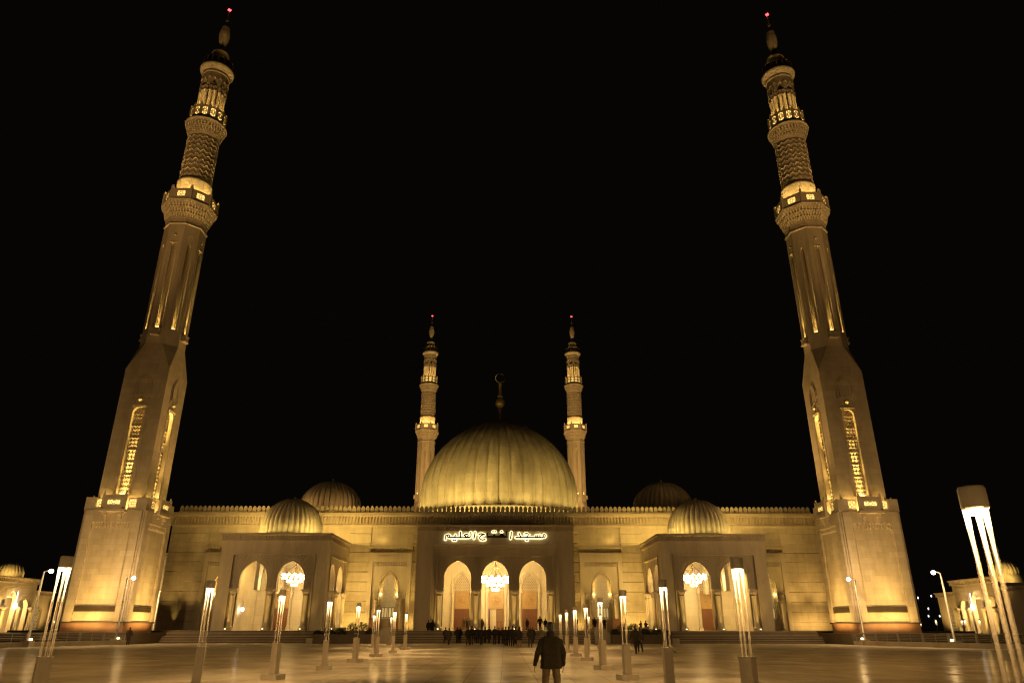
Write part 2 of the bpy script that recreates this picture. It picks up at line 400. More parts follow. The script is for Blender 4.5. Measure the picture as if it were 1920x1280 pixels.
def column(g, x, y, z0, z1, r, m=0):
    """round column with bulb base and flaring capital"""
    g.box(x-r*1.6, x+r*1.6, y-r*1.6, y+r*1.6, z0, z0+0.12, m)
    h = z1-z0
    g.lathe([(r*1.55,z0+0.12),(r*1.75,z0+0.22),(r*1.6,z0+0.36),(r*1.12,z0+0.46),(r*1.2,z0+0.52),(r,z0+0.56),
             (r*0.98,z0+h*0.84),(r*1.15,z0+h*0.845),(r*1.18,z0+h*0.86),(r*1.02,z0+h*0.865),(r*1.1,z0+h*0.89),(r*1.45,z0+h*0.93),(r*1.75,z0+h*0.97)], 18, (x,y,0), 0, m)
    g.box(x-r*1.95, x+r*1.95, y-r*1.95, y+r*1.95, z0+h*0.97+0.001, z1, m)
def gadroon_dome(g, c, prof, nrib, amp, m=0, sub=6, z_flute=0.0):
    """ribbed dome: profile (r,z), convex ribs round it that die out at the top"""
    n = nrib*sub; vs = []
    zt = prof[-1][1]
    for r, z in prof:
        for k in range(n):
            t = 2*pi*k/n; u = (k%sub)/sub
            lobe = sin(pi*u)**0.55-1.0
            a = amp if z >= z_flute else 0
            rr = r*(1+a*lobe); vs.append((c[0]+rr*cos(t), c[1]+rr*sin(t), c[2]+z))
    fs = []
    for i in range(len(prof)-1):
        for k in range(n):
            k2 = (k+1)%n; fs.append((i*n+k, i*n+k2, (i+1)*n+k2, (i+1)*n+k))
    g.add(vs, fs, m, True)

# ------------------------------------------------------------------ minaret
def zig_drum(g, R, z0, z1, nz=16, rows=9):
    n = 192; nh = 112; vs = []; fs = []
    per = (z1-z0)/rows
    for j in range(nh+1):
        z = z0+(z1-z0)*j/nh
        for k in range(n):
            t = 2*pi*k/n; tri = abs(((k/n*nz)%1)*2-1)
            u = ((z-z0)/per+tri*0.5)%1
            d = 0.10*(1-u/0.62) if u < 0.62 else 0.0
            d += 0.035 if u < 0.12 else 0
            vs.append(((R+d)*cos(t), (R+d)*sin(t), z))
    for j in range(nh):
        for k in range(n):
            k2 = (k+1)%n; fs.append((j*n+k, j*n+k2, (j+1)*n+k2, (j+1)*n+k))
    g.add(vs, fs, 0, False)
def muqarnas(g, r0, z0, r1, z1, n, tiers=3, ngon=None):
    dz = (z1-z0)/tiers
    for t in range(tiers):
        ra = r0+(r1-r0)*(t+0.35)/tiers; rb = r0+(r1-r0)*(t+1)/tiers; za = z0+dz*t
        for k in range(n):
            a = 2*pi*(k+0.5*(t%2))/n
            s = 1.0
            if ngon:
                s = 1/cos(((a+pi/ngon)%(2*pi/ngon))-pi/ngon)
            w = 2*pi*ra*s/n*0.36
            ux, uy, nx, ny = -sin(a), cos(a), cos(a), sin(a)
            p = lambda u, r, z: (nx*r*s+ux*u, ny*r*s+uy*u, z)
            g.add([p(-w*.2,ra-.12,za),p(w*.2,ra-.12,za),p(w*.7,ra+.06,za+dz*.45),p(-w*.7,ra+.06,za+dz*.45),p(w*1.25,rb,za+dz),p(-w*1.25,rb,za+dz),p(-w,r0-.3,za+dz),p(w,r0-.3,za+dz),p(-w*.3,r0-.3,za),p(w*.3,r0-.3,za)],
                  [(0,1,2,3),(3,2,4,5),(5,4,7,6),(0,3,5,6,8),(1,9,7,4,2)])
        g.lathe([(rb-.16 if not ngon else (rb-.16)/cos(pi/ngon), za+dz*.9),(rb-.02 if not ngon else (rb-.02)/cos(pi/ngon), za+dz)], ngon or 48, ph=pi/ngon if ngon else 0, sm=False, capt=True)
C8 = 1/cos(pi/8)
def make_minaret(label):
    root = empty('minaret', (0,0,0), label, 'minaret', 'minarets of the mosque')
    # base block
    g = MB(); gp = MB(); gb = MB(); gs = MB(); gr = MB(); gl = MB()
    w = 3.4
    g.box(-w+.02, w-.02, -w+.02, w-.02, 2.26, 14.2)
    gr.box(-w-.02, w+.02, -w-.02, w+.02, 0.9, 2.1); gr.box(-w-.16, w+.16, -w-.16, w+.16, 2.1, 2.26, 1)
    for k in range(4):
        F = FR(w*sin(radians(90*k)), -w*cos(radians(90*k)), 90*k)
        for s in (-1, 1): g.slab(F, min(s*2.3,s*(w-.18)), max(s*2.3,s*(w-.18)), 2.27, 14.2, -.019, .24)
        g.slab(F, -2.3, 2.3, 12.85, 14.2, -.019, .238)
        for j in range(14):                                   # stalactite edge at the head of the panel
            c = -2.3+(j+.5)*4.6/14
            g.prism(F, [(c-.14,12.85),(c-.1,12.45),(c,12.2),(c+.1,12.45),(c+.14,12.85)], -.018, .12)
        gb.slab(F, -2.27, 2.27, 3.34, 3.8, -.018, .03)        # louvred vent slot
        for j in range(4): gb.slab(F, -2.27, 2.27, 3.36+j*.11, 3.41+j*.11, .031, .09)
        frame_rect(gb, F, -2.33, 2.33, 3.28, 3.86, .0, .1, .06, bottom=True)
    for sx in (-1, 1):
        for sy in (-1, 1): g.box(min(sx*2.35,sx*(w+.14)), max(sx*2.35,sx*(w+.14)), min(sy*2.35,sy*(w+.14)), max(sy*2.35,sy*(w+.14)), 14.2, 15.68)
    base = g.build('base_block', LIME, root)
    gr.build('plinth', [REDG, DARKG], base); gb.build('vent', DARKM, base)
    for k in range(4):
        F = FR(w*sin(radians(90*k)), -w*cos(radians(90*k)), 90*k)
        bl = MB()
        bl.slab(F, -1.45, 1.45, 13.98, 14.28, .02, .85); bl.slab(F, -1.3, 1.3, 14.29, 14.5, .3, .8)
        for s in (-1, 1):                                     # brackets
            c = s*.85
            bl.slab(F, c-.2, c+.2, 13.55, 13.97, .16, .65); bl.slab(F, c-.16, c+.16, 13.2, 13.54, .16, .42); bl.slab(F, c-.12, c+.12, 12.95, 13.19, .16, .28)
            bl.slab(F, s*1.22-.13, s*1.22+.13, 14.285, 16.0, .5, .8); bl.ball(F(s*1.22,16.12,.65), .1, .1, .16)
            bl.slab(F, min(s*1.36,s*2.35), max(s*1.36,s*2.35), 14.25, 14.55, -.1, .15); bl.slab(F, min(s*1.36,s*2.35), max(s*1.36,s*2.35), 15.5, 15.62, -.1, .15)
        bl.slab(F, -1.09, 1.09, 15.6, 15.85, .52, .76)
        bl.build('balcony', SMOOTH, base)
        pn = MB(); star_panel(pn, F, -.75, .75, 14.6, 15.55, .68)
        frame_rect(pn, F, -1.08, 1.08, 14.51, 15.59, .55, .78, .3, 1, True)
        pn.build('pierced_panel', [PANELG, SMOOTH], base)
        for s in (-1, 1):
            pn = MB(); star_panel(pn, F, min(s*1.42,s*2.3), max(s*1.42,s*2.3), 14.6, 15.45, .05); pn.build('pierced_panel', [PANELG, SMOOTH], base)
        ls = MB(); ls.slab(F, -2.2, 2.2, 14.25, 14.3, -.45, -.32); ls.build('light_strip', STRIP, base)
    # square shaft
    w = 2.72; g = MB(); gs = MB(); sills = []; grl = []
    for k in range(4):
        F = FR(w*sin(radians(90*k)), -w*cos(radians(90*k)), 90*k)
        g.archwall(F, -w, w, 14.2, 31.8, -.62, 0, [(0, .74, 16.2, 26.1, 26.85)])
        g.slab(F, -.95, .95, 26.95, 27.12, .0, .14); g.slab(F, -1.0, 1.0, 15.95, 16.15, 0, .12)
        frame_rect(g, F, -1.12, 1.12, 16.16, 26.9, 0, .05, .12)
        g.ball(F(0,27.75,.08), .26, .26, .26)
        for j in range(8):
            t = 2*pi*j/8; g.ball(F(.95*cos(t), 27.9+.6*sin(t), .03), .11, .11, .11, 6, 4)
        arch_trim(g, F, 0, .62, 28.5, 29.7, 30.9, .02, .07); arch_trim(g, F, 0, 1.0, 28.2, 29.6, 31.2, .02, .06)
        gs.slab(F, -.735, .735, 16.2, 26.84, -.60, -.57)
        lattice(gs, F, -.72, .72, 16.22, 26.8, -.57, -.44, .36, .5, .085)
        for j in range(7): gs.slab(F, -.72, .72, 16.9+j*1.5, 16.98+j*1.5, -.57, -.42)
        for j in range(20):
            for q in (-.36, 0, .36): gs.ball(F(q, 16.5+j*.5, -.47), .1, .1, .1, 6, 4)
        gl = MB(); gl.slab(F, -.35, .35, 16.21, 16.26, -.3, -.18); sills.append(gl)
        grl.append(gs); gs = MB()
    # chamfered transition to the octagon
    a = 2.5; t8 = a*math.tan(pi/8); zt = 35.4
    for k in range(4):
        F = FR(0, 0, 90*k)
        def Q(aa, b, d): return F(aa, b, d)
        g.add([Q(-w,31.8,w),Q(w,31.8,w),Q(t8,zt,a),Q(-t8,zt,a)], [(0,1,2,3)])
        G = FR(0, 0, 90*(k+1))
        g.add([Q(w,31.8,w),G(-t8,zt,a),Q(t8,zt,a)], [(0,1,2)])
    sh = g.build('square_shaft', LIME, root)
    for q in grl: q.build('grille', CARV, sh)
    for q in sills: q.build('sill_light', STRIPS, sh)
    # octagonal shaft
    g = MB(); gs = MB(); sills = []; grl = []
    for k in range(8):
        F = FR(a*sin(radians(45*k)), -a*cos(radians(45*k)), 45*k)
        hw = .24
        g.archwall(F, -t8, t8, zt, 54.2, -.4, 0, [(0, hw, 37.6, 49.6, 50.2)], nseg=5)
        gs.slab(F, -hw, hw, 37.6, 50.2, -.28, -.25)
        for j in range(42): lattice(gs, F, -hw+.02, hw-.02, 37.62+j*.3, 37.92+j*.3, -.25, -.17, .2, .3, .04)
        gl = MB(); gl.slab(F, -.15, .15, 37.61, 37.65, -.16, -.06); sills.append(gl); grl.append(gs); gs = MB()
        if k%2 == 0:
            g.slab(F, -.6, .6, 36.4, 36.6, .002, .5); g.slab(F, -.5, .5, 36.61, 37.2, .002, .42); g.slab(F, -.58, .58, 37.21, 37.32, .002, .48)
            g.slab(F, -.45, .45, 50.0, 50.12, .002, .1); g.ball(F(0,51.2,.05), .17, .17, .17, 8, 5)
        arch_trim(g, F, 0, .55, 37.4, 50.0, 51.6, .0, .03, n=6)
    g.lathe([(a*C8+.02,52.9),(a*C8+.14,53.0),(a*C8+.14,53.1),(a*C8+.02,53.2)], 8, ph=pi/8, sm=False)
    oc = g.build('octagonal_shaft', SMOOTH, root)
    for q in grl: q.build('grille', CARV, oc)
    for q in sills: q.build('sill_light', STRIPS, oc)
    # lower gallery
    g = MB(); pans = []; gl = MB()
    muqarnas(g, 2.55, 54.0, 3.35, 56.2, 48, 3, 8)
    A = 3.4
    g.lathe([(2.56*C8,53.9),(2.62*C8,54.6),(2.85*C8,55.4),(3.15*C8,56.22)], 8, ph=pi/8, sm=False)
    g.lathe([(A*C8-.25,56.2),(A*C8,56.3),(A*C8+.04,56.45),(A*C8-.02,56.6),(A*C8-.3,56.62)], 8, ph=pi/8, sm=False)
    tp = (A-.1)*math.tan(pi/8)
    for k in range(8):
        F = FR((A-.1)*sin(radians(45*k)), -(A-.1)*cos(radians(45*k)), 45*k)
        g.slab(F, -tp, -.58, 56.62, 58.2, -.18, 0); g.slab(F, .58, tp, 56.62, 58.2, -.18, 0)
        g.slab(F, -.579, .579, 56.62, 56.95, -.18, 0); g.slab(F, -.579, .579, 57.85, 58.2, -.18, 0)
        gp = MB(); star_panel(gp, F, -.58, .58, 56.95, 57.85, -.1, .07); pans.append(gp)
        c = F(tp, 58.2, -.08); g.box(c[0]-.14, c[0]+.14, c[1]-.14, c[1]+.14, 56.63, 58.5); g.ball((c[0],c[1],58.62), .13, .13, .18, 8, 5)
    ga = g.build('lower_gallery', SMOOTH, root)
    for q in pans: q.build('pierced_panel', [PANELG, SMOOTH], ga)
    gl.lathe([(2.75,57.2),(2.9,57.2),(2.9,57.24),(2.75,57.24),(2.75,57.2)], 32, sm=False, capt=False); gl.build('light_strip', STRIP, ga)
    # zigzag drum
    g = MB()
    g.lathe([(2.26,56.6),(2.26,60.2),(2.34,60.35),(2.36,60.7),(2.3,60.85),(2.15,60.9)], 48)
    zig_drum(g, 2.1, 60.9, 68.2)
    g.build('zigzag_drum', SMOOTH, root)
    # upper gallery
    g = MB(); pans = []; gl = MB()
    g.lathe([(2.1,68.0),(2.15,68.2),(2.1,68.4),(2.1,70.6)], 48)
    muqarnas(g, 2.15, 68.7, 2.8, 70.55, 36, 3)
    g.lathe([(2.12,68.5),(2.2,69.2),(2.4,69.9),(2.68,70.56)], 48)
    g.lathe([(2.6,70.56),(2.88,70.66),(2.94,70.85),(2.9,71.05),(2.5,71.08)], 48)
    F = CYL(0, 0, 2.55); n = 14; per = 2*pi*2.55/n
    for k in range(n):
        c = k*per
        g.slab(F, c-.16, c+.16, 71.09, 73.5, -.12, .08); g.ball(F(c,73.62,-.02), .13, .13, .2, 6, 5)
        g.slab(F, c+.161, c+per-.161, 71.09, 71.55, -.1, .02, na=2); g.slab(F, c+.161, c+per-.161, 73.05, 73.3, -.1, .02, na=2)
        gp = MB(); star_panel(gp, F, c+.17, c+per-.17, 71.56, 73.04, -.05, .1); pans.append(gp)
    ga = g.build('upper_gallery', SMOOTH, root)
    for q in pans: q.build('pierced_panel', [PANELG, SMOOTH], ga)
    gl.lathe([(2.2,71.6),(2.36,71.6),(2.36,71.65),(2.2,71.65),(2.2,71.6)], 32, sm=False, capt=False); gl.build('light_strip', STRIP, ga)
    # columned lantern
    g = MB()
    g.lathe([(.0,71.05),(2.0,71.06),(2.0,71.3),(0,71.31)], 32, capt=False)
    for k in range(8):
        t = 2*pi*(k+.5)/8
        for dt in (-.17, .17):
            x, y = 1.68*cos(t+dt), 1.68*sin(t+dt)
            g.lathe([(.30,71.3),(.26,71.6),(.22,71.8),(.22,76.6),(.3,76.65),(.3,76.8),(.23,76.9),(.36,77.4),(.36,77.6)], 10, (x,y,0))
    F = CYL(0, 0, 1.9); per = 2*pi*1.9/8
    for k in range(8):
        c = k*per+per/2
        g.archwall(F, c-per/2, c+per/2, 77.6, 80.3, -.45, 0, [(c, .42, 77.6, 77.9, 79.0)], nseg=5)
        arch_trim(g, F, c, .5, 77.6, 78.0, 79.2, .02, .06, n=5)
        g.prism(F, [(c+per/2-.34,78.9),(c+per/2,79.35),(c+per/2+.34,78.9),(c+per/2+.28,78.8),(c+per/2,79.15),(c+per/2-.28,78.8)], 0, .14)
    g.lathe([(1.9,80.1),(2.02,80.2),(2.0,80.4),(1.95,80.6)], 32)
    g.lathe([(.5,71.3),(.5,80.2)], 16)
    g.lathe([(1.95,80.6),(2.1,80.8),(2.42,81.2),(2.5,81.45),(2.44,81.7),(2.2,81.75)], 40)
    la = g.build('lantern', SMOOTH, root)
    g = MB(); gl = MB()
    F = CYL(0, 0, 2.2); n = 16; per = 2*pi*2.2/n
    g.lathe([(2.16,81.7),(2.14,83.0),(2.0,83.0),(2.0,81.8)], 40, capt=False)
    for k in range(n):
        c = k*per; g.slab(F, c-.1, c+.1, 81.76, 83.15, -.12, .06); g.ball(F(c,83.22,-.02), .09, .09, .14, 6, 4)
    cg = g.build('crown_gallery', DARKG, root)
    gl.lathe([(1.7,81.9),(1.8,81.9),(1.8,81.95),(1.7,81.95),(1.7,81.9)], 24, sm=False, capt=False); gl.build('light_strip', STRIP, cg)
    g = MB()
    g.lathe([(1.5,81.7),(1.5,83.6),(1.42,83.9),(1.2,84.1),(.96,84.2),(.95,84.5),(1.2,84.65),(1.3,84.9),(1.2,85.25),(.85,85.5),(.5,85.65),(.36,85.8)], 32)
    cp = g.build('cap_dome', SMOOTH, root)
    for k in range(4):
        t = pi/4+pi*k/2; spot((1.78*cos(t),1.78*sin(t),82.3), (1.2*cos(t),1.2*sin(t),84.9), 90, WARM, 100, 1, .05, cp)
    g = MB()
    g.lathe([(.36,85.75),(.34,86.1),(.42,86.3),(.3,86.5),(.36,86.8)], 16)
    g.lathe([(.36,86.8),(.62,87.5),(.78,88.3),(.8,89.0),(.72,89.8),(.6,90.3),(.64,90.5),(.4,90.7),(.12,91.0),(.1,91.8)], 20, m=1)
    g.ball((0,0,92.1), .3, m=0); g.lathe([(.09,92.3),(.06,94.1)], 8)
    fi = g.build('finial', [GOLD, SMOOTH], root)
    g = MB()
    for k in range(4): g.ball((.17*cos(pi*k/2), .17*sin(pi*k/2), 94.4), .12)
    g.build('beacon', REDL, fi)
    return root
MX, MY = 43.7, 87.3
mn = make_minaret('tall floodlit minaret standing left of the mosque front, rising from a square base')
mn.location = (-MX, MY, 0)
m2 = copy_tree(mn); m2.location = (MX, MY, 0); m2['label'] = 'tall floodlit minaret standing right of the mosque front, rising from a square base'
m3 = copy_tree(mn); m3.location = (-22.3, 208.7, 0); m3['label'] = 'distant minaret rising behind the left side of the large ribbed dome'
m4 = copy_tree(mn); m4.location = (22.3, 208.7, 0); m4['label'] = 'distant minaret rising behind the right side of the large ribbed dome'
for s in (-1, 1):                                             # ground floods washing the bases
    for dx in (-1.5, 0, 1.5):
        spot((s*MX+dx, MY-5.3, 1.3), (s*MX+dx, MY-3.4, 4.6), 520, WARM, 130, 1.0, .12)
        spot((s*(MX-5.3), MY+dx, 1.3), (s*(MX-3.4), MY+dx, 4.6), 520, WARM, 130, 1.0, .12)
    for dx in (-1.0, 1.0):
        spot((s*MX+dx, MY-5.3, 1.3), (s*MX+dx*.8, MY-3.4, 10), 1600, WARM, 50, 1.0, .12)
        spot((s*(MX-5.3), MY+dx, 1.3), (s*(MX-3.4), MY+dx*.8, 10), 1600, WARM, 50, 1.0, .12)
    for dx in (-1.9, 1.9):                                    # from the base roof up the square shaft
        spot((s*MX+dx, MY-3.1, 14.9), (s*MX+dx*.9, MY-2.6, 22), 70, WARM, 110, 1.0, .1)
        spot((s*(MX-3.1), MY+dx, 14.9), (s*(MX-2.6), MY+dx*.9, 22), 70, WARM, 110, 1.0, .1)
    for k, (nx, ny) in enumerate(((0,-1),(-s,0))):            # lamps on the sills of the tall slits
        for tz, pw, an in ((19, 130, 90), (22, 2400, 40), (26.5, 130000, 14)):
            spot((s*MX+nx*2.5, MY+ny*2.5, 16.35), (s*MX+nx*2.18, MY+ny*2.18, tz), pw, YEL, an, .9, .05)
    for k in range(8):
        t = 2*pi*k/8; nx, ny = sin(t), -cos(t)
        if ny < .1: 
            for tz, pw, an in ((40, 45, 80), (43, 1500, 26), (49.5, 2500, 9)): spot((s*MX+nx*2.46, MY+ny*2.46, 37.72), (s*MX+nx*2.3, MY+ny*2.3, tz), pw, YEL, an, .9, .03)
    spot((s*33.6, 94.0, 13.2), (s*41.5, 87.3, 33), 7000, AMBER, 80, 1.0, .3)  # flood without a fitting, added to lift the minaret's inner side
    spot((s*20, 170, 17.8), (s*22.3, 208, 52), 60000, AMBER, 75, 1.0, .5)

# ------------------------------------------------------------------ mosque
mosque = empty('mosque', (0, 105, P), 'large floodlit mosque with ribbed domes, arched portal and two domed side pavilions', 'mosque')
def kid(o, parent=mosque):
    o.parent = parent
    o.matrix_parent_inverse = Matrix.Translation((0, -105, -P)) if parent is mosque else Matrix.Identity(4)
    return o
Z0 = P
YF = 105.5
F = FR(0, YF, 0)
g = MB()
for s in (-1, 1):
    a0, a1 = sorted((s*10.7, s*46.6))
    g.slab(F, a0, a1, Z0, 17.1, -1.0, 0)
g.slab(F, -10.7, 10.7, 12.2, 17.1, -1.0, 0)
LEV = [2.4, 3.7, 5.05, 6.35, 7.65, 8.98, 10.33, 11.62, 12.92, 14.22]
for s in (-1, 1):
    for z in LEV:
        k = LEV.index(z); zn = LEV[k+1]-.04 if k+1 < len(LEV) else 15.29; zp = Z0+.02 if k == 0 else None
        for a0, a1 in ((10.76, 11.86), (17.9, 20.94), (34.26, 35.03), (41.07, 46.6)):
            l, r = sorted((s*a0, s*a1)); d1 = .09
            g.add([F(l,z-.03,0),F(r,z-.03,0),F(r,z+.07,d1),F(l,z+.07,d1),F(r,zn,d1),F(l,zn,d1),F(r,zn,0),F(l,zn,0)],
                  [(0,1,2,3),(3,2,4,5),(5,4,6,7),(0,3,5,7),(1,6,4,2)])
            if zp: g.slab(F, l, r, zp, z-.035, .001, .09)
# side walls and roof
g.box(-46.6, -45.6, YF+1.0, 205, Z0, 17.1); g.box(45.6, 46.6, YF+1.0, 205, Z0, 17.1)
g.box(-45.6, 45.6, YF+1.0, 205, 16.2, 16.8); g.box(-45.6, 45.6, 204, 205, Z0, 16.2)
kid(g.build('facade_wall', LIME))
g = MB(); cornice(g, F, -46.9, 46.9, 15.3, 17.12, .75, .46)
for s in (-1, 1):
    G = FR(s*46.6, 0, 90*s)
    a0, a1 = (105.5, 205) if s > 0 else (-205, -105.5)
    g.slab(G, a0, a1, 15.3, 17.1, .001, .3)
kid(g.build('cornice', CARV))
g = MB(); n = 140; p = 91.7/n
g.slab(F, -45.85, 45.85, 17.125, 17.3, .05, .5)
for k in range(n):
    c = -45.85+(k+.5)*p; h = p*.42
    g.prism(F, [(c-h*.75,17.3),(c+h*.75,17.3),(c+h,17.5),(c+h,17.75),(c+h*.6,18.0),(c,18.12),(c-h*.6,18.0),(c-h,17.75),(c-h,17.5)], .15, .38)
kid(g.build('crenellation', CARV))
# side wings, seen in the gaps behind the front minarets
g = MB()
for s in (-1, 1):
    G = FR(s*52.6, 113, 0)
    g.archwall(G, -6, 6, Z0, 11.2, -.8, 0, [(-s*4.0, 1.6, Z0, 6.0, 8.4), (s*1, 1.6, Z0, 6.0, 8.4)])
    cornice(g, G, -6, 6, 11.2, 12.2, .5, .5)
    g.box(s*52.6-6, s*52.6+6, 120, 121, Z0, 11.2); g.box(s*52.6-6, s*52.6+6, 113.8, 121, 11.0, 11.6)
kid(g.build('side_wing', LIME))

# window bays
def window_bay(cx):
    F = FR(cx, YF, 0); g = MB()
    D = .62
    # frame with recessed panel
    g.slab(F, -3.0, -2.42, Z0, 11.55, .001, D); g.slab(F, 2.42, 3.0, Z0, 11.55, .001, D); g.slab(F, -2.419, 2.419, 10.32, 11.55, .001, D)
    g.archwall(F, -2.418, 2.418, 6.06, 9.62, .001, .46, [(0, 1.36, 6.06, 6.9, 9.05)])
    for s in (-1, 1):                                          # impost piers
        l, r = sorted((s*1.36, s*2.418)); g.slab(F, l, r, Z0, 5.9, .001, .4); l, r = sorted((s*1.3, s*2.3)); g.slab(F, l, r, 5.9, 6.055, .001, .58)
    g.slab(F, -1.36, 1.36, Z0, 2.72, .001, .18); g.slab(F, -1.36, 1.36, 2.722, 2.82, .001, .3)
    for row, z in enumerate((9.68, 10.0)):                      # dentil bands
        g.slab(F, -2.3, 2.3, z, z+.06, .461, .56)
        for j in range(20):
            c = -2.3+(j+.5)*.23; g.prism(F, [(c-.08,z+.3),(c-.04,z+.07),(c+.04,z+.07),(c+.08,z+.3)], .461, .56)
    g.slab(F, -2.415, 2.415, 9.621, 10.318, .001, .46)
    for j in range(26):                                         # carved voussoirs round the arch
        cv = arch_curve(0, 1.2, 6.9, 8.75, 13); p = cv[min(j, len(cv)-1)]
        g.ball(F(p[0], p[1], .12), .07, .07, .07, 6, 4)
    arch_trim(g, F, 0, 1.36, 6.06, 6.9, 9.05, .47, .06)
    # carved inscription frieze, weathered beyond reading: only relief
    g.slab(F, -1.75, 1.75, 10.62, 11.12, D, D+.03)
    bay = kid(g.build('window_bay', SMOOTH))
    c = MB(); cornice(c, F, -3.12, 3.12, 11.56, 12.4, .95, .42); c.build('cornice', CARV, bay)
    for s in (-1, 1):
        c = MB(); column(c, cx+s*1.62, YF-.62, Z0, 5.45, .17); c.build('column', SMOOTH, bay)
    w = MB()
    w.archwall(F, -1.3, 1.3, 2.82, 9.0, .02, .06, [(0, .92, 2.9, 7.2, 8.55)], m=0)
    cvh = lambda a, b: b < 7.2 or (a/.95)**2+((b-7.2)/1.38)**2 < 1
    w.slab(F, -.92, .92, 2.83, 8.5, .004, .012, 1)
    lattice(w, F, -.92, .92, 4.3, 8.5, .03, .055, .23, .36, .05, 0, cvh)
    lattice(w, F, -.92, .92, 4.3, 8.5, .03, .05, .115, .36, .025, 0, cvh)
    for z in (2.95, 4.22): w.slab(F, -.92, .92, z, z+.08, .02, .06, 2)
    for a in (-.85, -.5, -.1, .1, .5, .85): w.slab(F, a-.04, a+.04, 3.031, 4.219, .02, .06, 2)
    w.build('window_grille', [CARV, SCREENL, DARKM], bay)
    for s in (-1, 1):
        l = MB(); l.slab(F, s*1.15-.14, s*1.15+.14, 6.0, 6.04, .12, .3); l.build('arch_light', STRIPS, bay)
        spot((cx+s*1.16, YF-.3, 6.12), (cx+s*.95, YF-.22, 8.4), 230, YEL, 75, 1, .05); spot((cx+s*1.16, YF-.3, 6.12), (cx+s*1.1, YF-.22, 8.0), 1000, YEL, 30, 1, .05)
    # brown granite parapets in front of the window
    return bay
for cx in (-14.88, 14.88, -38.05, 38.05): window_bay(cx)

# pavilions
def door_set(parent, cx, yb, hw, zt1, zt2, zap, label=None, open_=False):
    """timber door, carved overpanel and pierced tympanum under a moulded arch"""
    F = FR(cx, yb, 0)
    d = MB()
    if open_:
        d.slab(F, 0.02, hw, Z0, zt1, .02, .1); d.slab(F, -hw, -hw+.22, Z0, zt1, .02, .16)
        lattice(d, F, 0.1, hw-.08, Z0+1.2, zt1-.1, .1, .13, .16, .22, .03, 1)
        for k in range(5): d.slab(F, .1+k*.2, .16+k*.2, Z0+.1, Z0+1.1, .1, .14, 1)
        d.slab(F, -hw+.22, 0.02, Z0, zt1, -.06, -.03, 2)
        lattice(d, F, -hw+.25, -hw+.6, Z0, zt1, -.02, .0, .2, .3, .04, 1)
    else:
        d.slab(F, -hw, hw, Z0, zt1, .02, .1)
        for k in range(7): a = -hw+(k+.5)*2*hw/7; d.slab(F, a-.1, a+.1, Z0+.15, zt1-.15, .1, .13)
        d.slab(F, -.02, .02, Z0, zt1-.01, .131, .15)
    do = d.build('wooden_door', [WOOD, WOODL, SCREENL2 if open_ else WOOD], parent)
    if label: do['label'] = label
    p = MB(); p.slab(F, -hw, hw, zt1, zt2, .02, .14)
    cz = (zt1+zt2)/2; R = min(hw, (zt2-zt1)/2)*.62
    for rr in (R, R*.6):
        p.tube([F(rr*cos(2*pi*k/20), cz+rr*sin(2*pi*k/20), .15) for k in range(21)], .035, 5)
    for k in range(8):
        t = 2*pi*k/8; p.tube([F(R*.2*cos(t), cz+R*.2*sin(t), .15), F(R*.9*cos(t+.4), cz+R*.9*sin(t+.4), .15)], .03, 4)
    frame_rect(p, F, -hw+.08, hw-.08, zt1+.1, zt2-.08, .14, .18, .07, 0, True)
    p.build('carved_panel', WOODL, parent)
    t = MB(); t.slab(F, -hw, hw, zt2, zt2+.08, .02, .18)
    spr = zt2+.5; ap = zap-.35
    ins = lambda a, b: b < spr or any(False for _ in ()) or ((a/(hw-.02))**2+((b-spr)/(ap-spr))**2 < 1)
    cv = [(-hw, zt2+.08)]+arch_curve(0, hw, spr, ap, 10)+[(hw, zt2+.08)]
    t.prism(F, cv, .02, .05, 1)
    lattice(t, F, -hw, hw, zt2+.1, ap, .05, .1, .3, .42, .09, 0, ins); lattice(t, F, -hw, hw, zt2+.1, ap, .05, .09, .15, .42, .04, 0, ins)
    t.build('tympanum_grille', [CARV, DARKM], parent)
    a = MB()
    for k, cvr in enumerate((hw+.06, hw+.46)):
        arch_trim(a, F, 0, cvr, zt2-.3, spr, ap+.06+.4*k, .22, .06)
    a.archwall(F, -hw-.45, hw+.45, zt2-.25, ap+.55, .021, .2, [(0, hw+.04, zt2-.25, spr, ap+.02)])
    cvm = arch_curve(0, hw+.25, spr, ap+.25, 14)
    for q in cvm: a.ball(F(q[0], q[1], .2), .1, .1, .1, 6, 4)
    for s in (-1, 1):
        x = cx+s*(hw+.3); a.lathe([(.2,Z0+.4),(.16,Z0+.5),(.15,zt2-1.0),(.2,zt2-.9),(.17,zt2-.75),(.26,zt2-.4),(.28,zt2-.26)], 12, (x,yb-.2,0))
        a.box(x-.26, x+.26, yb-.45, yb-.001, Z0, Z0+.4)
    a.build('door_surround', CREAMW, parent)
SCREENL2 = glow('lit_interior_glow', (1.0, 0.72, 0.28), 0.7); SCREENL2.cycles.emission_sampling = 'NONE'
uplights = []
